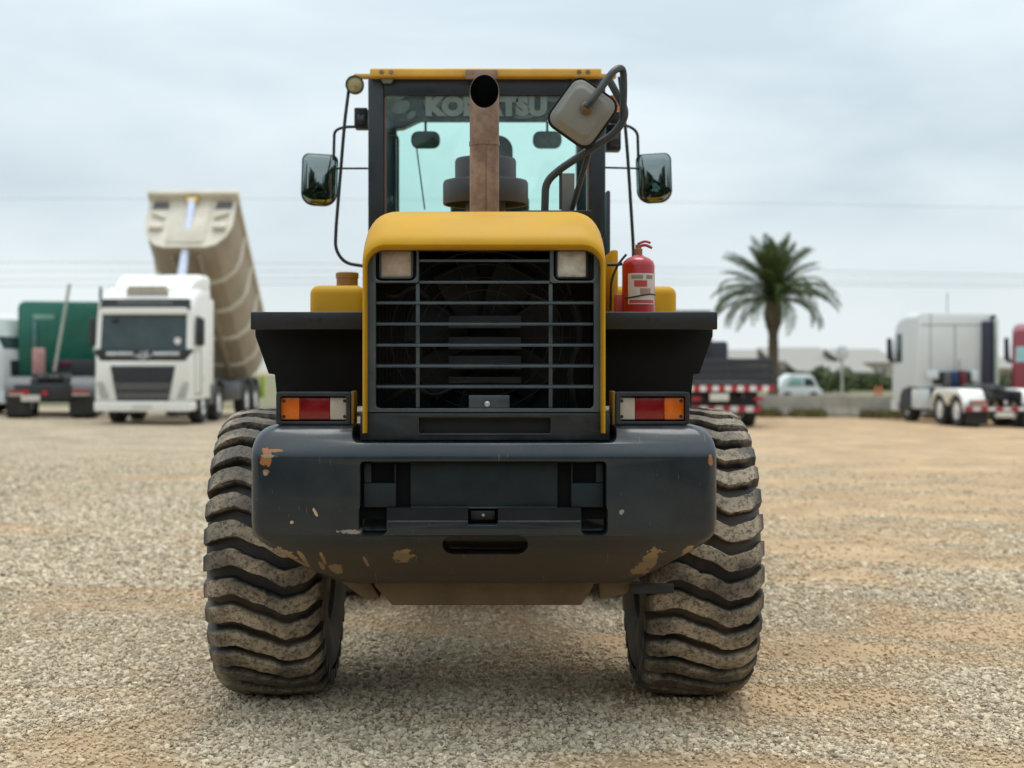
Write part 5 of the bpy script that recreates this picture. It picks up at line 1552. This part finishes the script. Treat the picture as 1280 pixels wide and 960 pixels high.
p = MB(); p.box(-1.25, .36, 5.2, 6.8, 1.3, 3.42, .03); p.box(-1.1, .25, 5.1, 5.21, 1.5, 3.25, .02); tp(p, 'crate_body', NAV, t)
p = MB(); p.box(-1.2, 1.2, 7.2, 9.2, .6, 2.5, .1); tp(p, 'cab', NAV, t)
chevrons(t, -1.28, 1.28, 1.00, 1.16, -.012, 15)
p = MB(); p.box(-.5, .02, -.02, .03, .74, .94, .006); tp(p, 'number_plate', PLATE, t)
p = MB(); p.box(-.95, .95, .25, .35, .40, .62, .01); ub = tp(p, 'underrun_bar', TBLACK, t)
chevrons(t, -.95, .95, .43, .59, .24, 9)
p = MB()
for s_ in (-1, 1): p.box(s_ * .43 - .06, s_ * .43 + .06, .1, 8.8, .8, 1.12)
p.box(-.9, .9, .5, .6, .6, 1.1); tp(p, 'chassis', TBLACK, t)
for y in (1.5, 7.9):
    for s_ in (-1, 1): twheel(t, s_ * .80, y)
for s_ in (-1, 1):
    p = MB(); p.box(s_ * .85 - .12, s_ * .85 + .12, .05, .12, .74, .84, .01); tp(p, 'tail_lamp', TAIL, t)

# --- concrete barriers and far side of the yard ------------------------------------------------
CONC = mat('weathered_concrete', (0.36, 0.33, 0.28), .85, var=.18, vscale=2, dust=.5, dustcol=(.24, .20, .15), dscale=1.6)
for k, xx in enumerate((8.0, 11.02, 14.04, 17.06, 20.08)):
    yy_ = 51.0 + .05 * (k % 3)
    names = ['beside the flatbed lorry', 'below the white parked car', 'below the round white sign', 'left of the white tractor unit', 'behind the white tractor unit']
    b_ = MB(); gz0 = ground_z(xx, yy_)
    pr = [(-.24, -.03), (.24, -.03), (.22, .14), (.12, .34), (.09, .76), (-.09, .76), (-.12, .34), (-.22, .14)]
    b_.prism(pr, -1.5, 1.5, 'x', .012)
    o = b_.build('concrete_barrier', CONC, None); o.location = (xx, yy_, gz0)
    tag(o, 'weathered concrete barrier segment ' + names[k], 'barrier', 'concrete barriers along the far edge of the yard')

GRASS = mat('dry_grass', (0.14, 0.125, 0.045), .9, var=.3, vscale=3, dust=.8, dustcol=(.26, .21, .11), dscale=.8)
gm = MB(); b_ = bmesh.new(); gr_ = random.Random(4)
for k in range(7000):
    if k < 4800: x, y, h = gr_.uniform(6, 24), 50.5 + gr_.gauss(0, .25), gr_.uniform(.08, .42)
    else: x, y, h = gr_.uniform(4, 34), gr_.uniform(52, 64), gr_.uniform(.15, .5)
    if mnoise.noise((x * .7, y * .3, 2)) < -.12 and k < 4800: continue
    z = ground_z(x, y) - .02
    for j in range(3):
        a = gr_.uniform(0, 6.28); w = gr_.uniform(.015, .04); dx, dy = math.cos(a), math.sin(a)
        lx, ly = gr_.uniform(-.12, .12), gr_.uniform(-.12, .12)
        v = [b_.verts.new(p_) for p_ in ((x - dx * w, y - dy * w, z), (x + dx * w, y + dy * w, z), (x + lx, y + ly, z + h))]
        b_.faces.new(v)
gm.merge(b_)
tag(gm.build('grass', GRASS, smooth=0), 'dry rough grass along the barriers and on the verge behind them', 'grass', kind='stuff')

fld = MB(); fld.bm.free(); fld.bm = grid_mesh(spaced(-60, 120, 60), spaced(52.5, 210, 40), lambda x, y: ground_z(x, y) + .03 + .25 * ramp01((y - 56) / 60) * (1 + .3 * mnoise.noise((x * .05, y * .05, 1))))
tag(fld.build('field', mat('rough_field', (.17, .15, .075), .95, var=.25, vscale=.15, dust=.7, dustcol=(.10, .12, .04), dscale=.12)), kind='structure')

def leaf_cloud(b_, c, rx, ry, rz, n, size, rr_):
    for k in range(n):
        while True:
            p_ = Vector((rr_.uniform(-1, 1), rr_.uniform(-1, 1), rr_.uniform(-1, 1)))
            if p_.length < 1: break
        p_ = p_ * (p_.length ** -.3 if p_.length > .05 else 1)
        q = Vector(c) + Vector((p_.x * rx, p_.y * ry, p_.z * rz))
        a = Vector((rr_.gauss(0, 1), rr_.gauss(0, 1), rr_.gauss(0, 1))).normalized(); u = a.orthogonal().normalized(); v_ = a.cross(u)
        s_ = size * rr_.uniform(.6, 1.4)
        b_.faces.new([b_.verts.new(q + u * s_), b_.verts.new(q + v_ * s_ * .6), b_.verts.new(q - u * s_), b_.verts.new(q - v_ * s_ * .6)])

HEDGE = mat('hedge_leaves', (0.055, 0.085, 0.03), .8, var=.4, vscale=.8, dust=.8, dustcol=(.13, .135, .05), dscale=.5)
BARK = mat('bark', (0.10, 0.075, 0.05), .9, var=.3)
def bush(x, y, w, h, label, seed, group='bushes beyond the far barriers'):
    t = thing('bush', label, 'bush', (x, y, ground_z(x, y) + .25), 0, group)
    rr_ = random.Random(seed); b_ = bmesh.new()
    n = max(4, int(w * 1.2))
    for k in range(n):
        cx_ = -w / 2 + w * (k + .5) / n + rr_.uniform(-.3, .3); hh = h * rr_.uniform(.65, 1.0)
        leaf_cloud(b_, (cx_, rr_.uniform(-.6, .6), hh * .5), w / n * .95, 1.2, hh * .55, 240, .16, rr_)
    m_ = MB(); m_.merge(b_); m_.build('foliage', HEDGE, t, smooth=0)
    st = MB()
    for k in range(n): st.tube([(-w / 2 + w * (k + .5) / n, 0, -.4), (-w / 2 + w * (k + .5) / n + .2, 0, h * .6)], .06, 5)
    st.build('stem', BARK, t)
bush(X(1022, 95), 95, 4.2, 1.7, 'olive green bush beyond the barrier behind the white parked car', 3)
bush(X(1078, 100), 100, 5.4, 1.15, 'low dark green bush beyond the barrier left of the white tractor unit', 5)
bush(X(1250, 80), 80, 3.0, 1.5, 'green bush in the gap between the white tractor unit and the red cab', 8)
bush(X(940, 110), 110, 5.0, 1.3, 'grey green bush behind the trunk of the palm', 13)

# white parked vehicle beyond the barrier
CARW = mat('white_car_paint', (0.70, 0.72, 0.72), .35, var=.05, coat=.3)
yv = 66.0; sc_ = yv / FPX
t = thing('parked_car', 'small white car parked beyond the barrier beside the palm trunk', 'car', (X(996, yv), yv, ground_z(13, 66) + .12), R(0))
prof = [(-.95, .25), (.95, .25), (.97, .62), (.80, .70), (.62, 1.12), (.45, 1.30), (-.42, 1.32), (-.72, 1.10), (-.92, .72), (-.97, .55)]
p = MB(); p.prism(prof, -.8, .8, 'y', .05); cb_ = tp(p, 'body', CARW, t)
p = MB(); p.prism([(-.62, .78), (.10, .78), (.10, 1.14), (-.42, 1.16)], -.815, -.78, 'y', .01); tp(p, 'window', TGLASSL, cb_)
p = MB(); p.prism([(.16, .78), (.66, .78), (.54, 1.08), (.44, 1.14), (.16, 1.14)], -.815, -.78, 'y', .01); tp(p, 'window', TGLASS, cb_)
for x_ in (-.58, .58):
    p = MB(); p.lathe([(.14, -.08), (.26, -.09), (.28, 0), (.26, .09), (.14, .08), (0, .08)], (x_, -.72, .27), 'y', 16); tp(p, 'wheel', TTYRE, t)

# round white sign on a pole
ys = 60.0
t = thing('sign_post', 'round white sign on a thin pale pole beyond the barriers', 'sign', (X(1052.5, ys), ys, ground_z(14.5, 60)))
SIGNW = mat('white_sign', (.72, .74, .74), .5, var=.04)
zc_ = Z(441, ys) - ground_z(14.5, 60)
p = MB(); p.tube([(0, 0, -.3), (0, 0, zc_)], .055, 8); tp(p, 'pole', mat('pale_pole_paint', (.5, .5, .46), .6), t)
p = MB(); p.lathe([(0, -.02), (.26, -.02), (.28, -.01), (.28, .01), (.26, .02), (0, .02)], (0, -.06, zc_), 'y', 24); tp(p, 'sign_plate', SIGNW, t)
# orange marker posts
for k, px in enumerate((1095, 1101)):
    p = MB(); p.lathe([(.06, 0), (.065, .02), (.06, .5), (.05, .70), (.02, .74), (0, .75)], (0, 0, 0), 'z', 12)
    o = p.build('marker_post', mat('orange_marker', (.62, .16, .08), .5)); o.location = (X(px, 58), 58, ground_z(15.4, 58) + .28)
    tag(o, ('left' if k == 0 else 'right') + ' one of two orange marker posts beyond the barrier near the white tractor', 'marker post', 'orange marker posts')

# pale warehouses on the horizon
WARE = mat('pale_warehouse_wall', (0.46, 0.41, 0.33), .8, var=.06, vscale=.3)
WROOF = mat('grey_sheet_roof', (0.27, 0.25, 0.22), .7, var=.08, vscale=.3)
WIN = mat('warehouse_window', (.16, .17, .18), .3)
def warehouse(pxa, pxb, pyt, Y, depth, label, wallm=WARE, bays=6):
    xa, xb = X(pxa, Y), X(pxb, Y); zt = Z(pyt, Y); zb = -.3
    t = thing('warehouse', label, 'building', ((xa + xb) / 2, Y, zb), 0, 'low buildings on the horizon')
    w = (xb - xa) / 2; h = zt - zb
    p = MB(); p.box(-w, w, 0, depth, 0, h * .55); wl_ = tp(p, 'wall', wallm, t)
    p = MB(); p.loft([[(-w - .3, -.4, h * .55), (w + .3, -.4, h * .55), (w + .3, depth * .5, h), (-w - .3, depth * .5, h)], [(-w - .3, -.4, h * .55 + .12), (w + .3, -.4, h * .55 + .12), (w + .3, depth * .5, h + .12), (-w - .3, depth * .5, h + .12)]])
    p.box(-w - .3, w + .3, depth * .5, depth * .52, 0, h + .1)
    tp(p, 'roof', WROOF, t)
    for k in range(bays):
        x = -w + 2 * w * (k + .5) / bays
        f = MB(); f.box(x - w / bays * .45, x + w / bays * .45, -.06, .02, h * .2, h * .42); f_ = tp(f, 'window', TGREY, wl_)
        f = MB(); f.box(x - w / bays * .40, x + w / bays * .40, -.09, -.05, h * .22, h * .40); tp(f, 'pane', WIN, f_)
warehouse(968, 1044, 434, 205, 22, 'long pale warehouse with a grey roof on the horizon left of the round sign')
warehouse(1056, 1122, 436, 198, 22, 'pale warehouse on the horizon just left of the white tractor unit')
warehouse(900, 962, 437, 230, 20, 'faint pale warehouse on the horizon left of the palm trunk')
warehouse(1000, 1090, 453, 150, 12, 'low cream shed in front of the horizon warehouses, behind the bushes', mat('cream_wall', (.50, .44, .36), .8, var=.06, vscale=.3), 5)
warehouse(1238, 1300, 447, 170, 18, 'pinkish low building in the gap beside the red truck', mat('pink_wall', (.46, .34, .28), .8, var=.06, vscale=.3), 5)
warehouse(-80, 30, 440, 230, 20, 'pale low building behind the trucks at the left edge')

# hills: one long low ridge far away
hb = MB(); hb.bm.free()
hb.bm = grid_mesh(spaced(-900, 900, 90), [600, 640, 700, 780, 900], lambda x, y: -4 + (10 + 5 * mnoise.noise((x * .004, 3, 1)) + 2 * mnoise.noise((x * .02, 5, 1))) * ramp01((y - 600) / 100))
tag(hb.build('hills', mat('far_hill', (.33, .33, .30), .9, var=.1, vscale=.01)), kind='structure')

# --- palm ---------------------------------------------------------------------------------
PALM = mat('palm_leaflet', (0.075, 0.125, 0.022), .6, var=.4, vscale=1.2, dust=.5, dustcol=(.10, .09, .05), dscale=1.1)
PDRY = mat('dry_palm_leaflet', (0.20, 0.155, 0.09), .8, var=.3, vscale=1.5)
PTR = mat('palm_trunk_bark', (0.115, 0.085, 0.055), .9, var=.35, vscale=3, bump=.6, bscale=14)
yp = 58.0
gp = ground_z(X(967, yp), yp)
palm = thing('palm_tree', 'date palm with a dense drooping crown and a bulging trunk top behind the flatbed lorry', 'palm tree', (X(966.5, yp), yp, gp))
zc0 = Z(378, yp) - gp
prof = [(.32, -.2), (.24, .3), (.20, 1.0), (.19, zc0 - 1.35), (.21, zc0 - 1.15), (.32, zc0 - .75), (.35, zc0 - .45), (.29, zc0 - .1), (.26, zc0 + .15), (.10, zc0 + .55)]
pp = []
for (r0, z0), (r1, z1) in zip(prof, prof[1:]):
    n = max(1, int((z1 - z0) / .11))
    for k in range(n):
        tt = k / n; pp.append((r0 + (r1 - r0) * tt + (.018 if k % 2 else 0), z0 + (z1 - z0) * tt))
pp.append((.02, zc0 + .6))
p = MB(); p.lathe(pp, (0, 0, 0), 'z', 18); trk = tp(p, 'trunk', PTR, palm, 20)
b_ = bmesh.new(); rr_ = random.Random(3)
for k in range(120):
    a = rr_.uniform(0, 6.28); zz = zc0 - 1.0 + rr_.random() * 1.1; r0 = .27
    d0 = Vector((math.cos(a), math.sin(a), 0)); c_ = d0 * r0 + Vector((0, 0, zz)); tip = c_ + d0 * rr_.uniform(.10, .22) + Vector((0, 0, rr_.uniform(.10, .22))); sd = Vector((-d0.y, d0.x, 0)) * .05
    v = [b_.verts.new(q) for q in (c_ - sd, c_ + sd, tip)]; b_.faces.new(v); v = [b_.verts.new(q) for q in (c_ - sd, c_ - Vector((0, 0, .06)), tip)]; b_.faces.new(v)
m_ = MB(); m_.merge(b_); m_.build('leaf_stubs', PTR, trk, smooth=0)
def frond_mesh(L_, droop, seed, m):
    rr_ = random.Random(seed); b_ = bmesh.new()
    pts = []; n = 26
    pos = Vector((.0, 0, 0)); ang = 0.0
    for k in range(n + 1):
        pts.append(pos.copy()); pos = pos + Vector((math.cos(ang), 0, math.sin(ang))) * (L_ / n); ang -= droop / n * (0.4 + 1.3 * k / n)
    for k in range(n):
        w0, w1 = .030 * (1 - k / n) + .005, .030 * (1 - (k + 1) / n) + .005
        a, c_ = pts[k], pts[k + 1]
        b_.faces.new([b_.verts.new(q) for q in (a + Vector((0, w0, 0)), a - Vector((0, w0, 0)), c_ - Vector((0, w1, 0)), c_ + Vector((0, w1, 0)))])
    for k in range(3, n * 3):
        f = k / (n * 3); i = min(n - 1, int(f * n)); q = pts[i].lerp(pts[i + 1], f * n - i); tdir = (pts[i + 1] - pts[i]).normalized()
        ll = .46 * math.sin(math.pi * min(1, .12 + f * .88)) ** .6 * rr_.uniform(.8, 1.1)
        for s_ in (-1, 1):
            d = (tdir * .62 + Vector((0, s_, 0)) * .72 + Vector((0, 0, rr_.uniform(-.28, .22)))).normalized()
            e = d.cross(Vector((0, 0, 1))).normalized() * .016 + Vector((0, 0, .004))
            mid = q + d * ll * .5; tip = q + d * ll + Vector((0, 0, -.10 * ll))
            b_.faces.new([b_.verts.new(v) for v in (q, mid + e, tip, mid - e)])
    mb2 = MB(); mb2.merge(b_); return mb2.mesh('frond', m, smooth=0)
FM = [frond_mesh(2.45, .5, 1, PALM), frond_mesh(2.65, 1.0, 2, PALM), frond_mesh(2.9, 1.6, 3, PALM), frond_mesh(2.85, 1.75, 4, PALM), frond_mesh(2.3, 1.5, 5, PDRY)]
rr_ = random.Random(21)
for k in range(84):
    f = k / 83
    el = 88 - 86 * f ** .9 + rr_.uniform(-6, 6)
    az = k * 137.5 + rr_.uniform(-15, 15)
    me = FM[0] if el > 66 else FM[1] if el > 42 else FM[2] if el > 14 else (FM[3] if el > -1 else FM[4])
    o = link('frond', me, palm, (0, 0, zc0 + .32 - .22 * f))
    o.rotation_euler = (Matrix.Rotation(R(az), 3, 'Z') @ Matrix.Rotation(R(-el), 3, 'Y') @ Matrix.Rotation(R(rr_.uniform(-25, 25)), 3, 'X')).to_euler()
    s_ = rr_.uniform(.86, 1.08); o.scale = (s_, s_, s_)

# --- overhead wires ------------------------------------------------------------------------
WIRE = mat('cable_black', (.05, .05, .055), .6)
for k, (pa, pb, r_, lab) in enumerate(((243, 262, .008, 'topmost thin overhead cable crossing the sky above the trucks'), (321, 347, .011, 'second overhead cable from the top, crossing the sky behind the tub'), (335, 349, .009, 'third overhead cable from the top, in the middle of the bundle'), (347, 354, .010, 'fourth overhead cable from the top, just above the lowest one'), (356, 357, .012, 'lowest overhead cable, crossing the sky behind the palm crown'))):
    p = MB(); pts = []
    for i in range(31):
        f = i / 30; px = -2400 + 6100 * f
        pts.append(at(px, pa + (pb - pa) * (px + 400) / 2100 + 4 * ((px - 640) / 640) ** 2 - 2, 84))
    p.tube(pts, r_, 5)
    tag(p.build('overhead_cable', WIRE), lab, 'cable', 'overhead cables')

# trees standing behind the camera, seen in the loader's mirrors and paint
b_ = bmesh.new(); rr_ = random.Random(77)
for k in range(30):
    x = -25 + 50 * k / 29 + rr_.uniform(-.8, .8); h = rr_.uniform(4.4, 6.4)
    leaf_cloud(b_, (x, -9 + rr_.uniform(-1.2, 1.2), h * .47), 1.9, 1.5, h * .52, 620, .36, rr_)
m_ = MB(); m_.merge(b_)
tag(m_.build('tree_belt', mat('dark_tree_leaves', (.035, .065, .025), .8, var=.35, vscale=.6), smooth=0), 'dark green tree belt along the near side of the yard, mirrored in the loader', 'trees', kind='stuff')
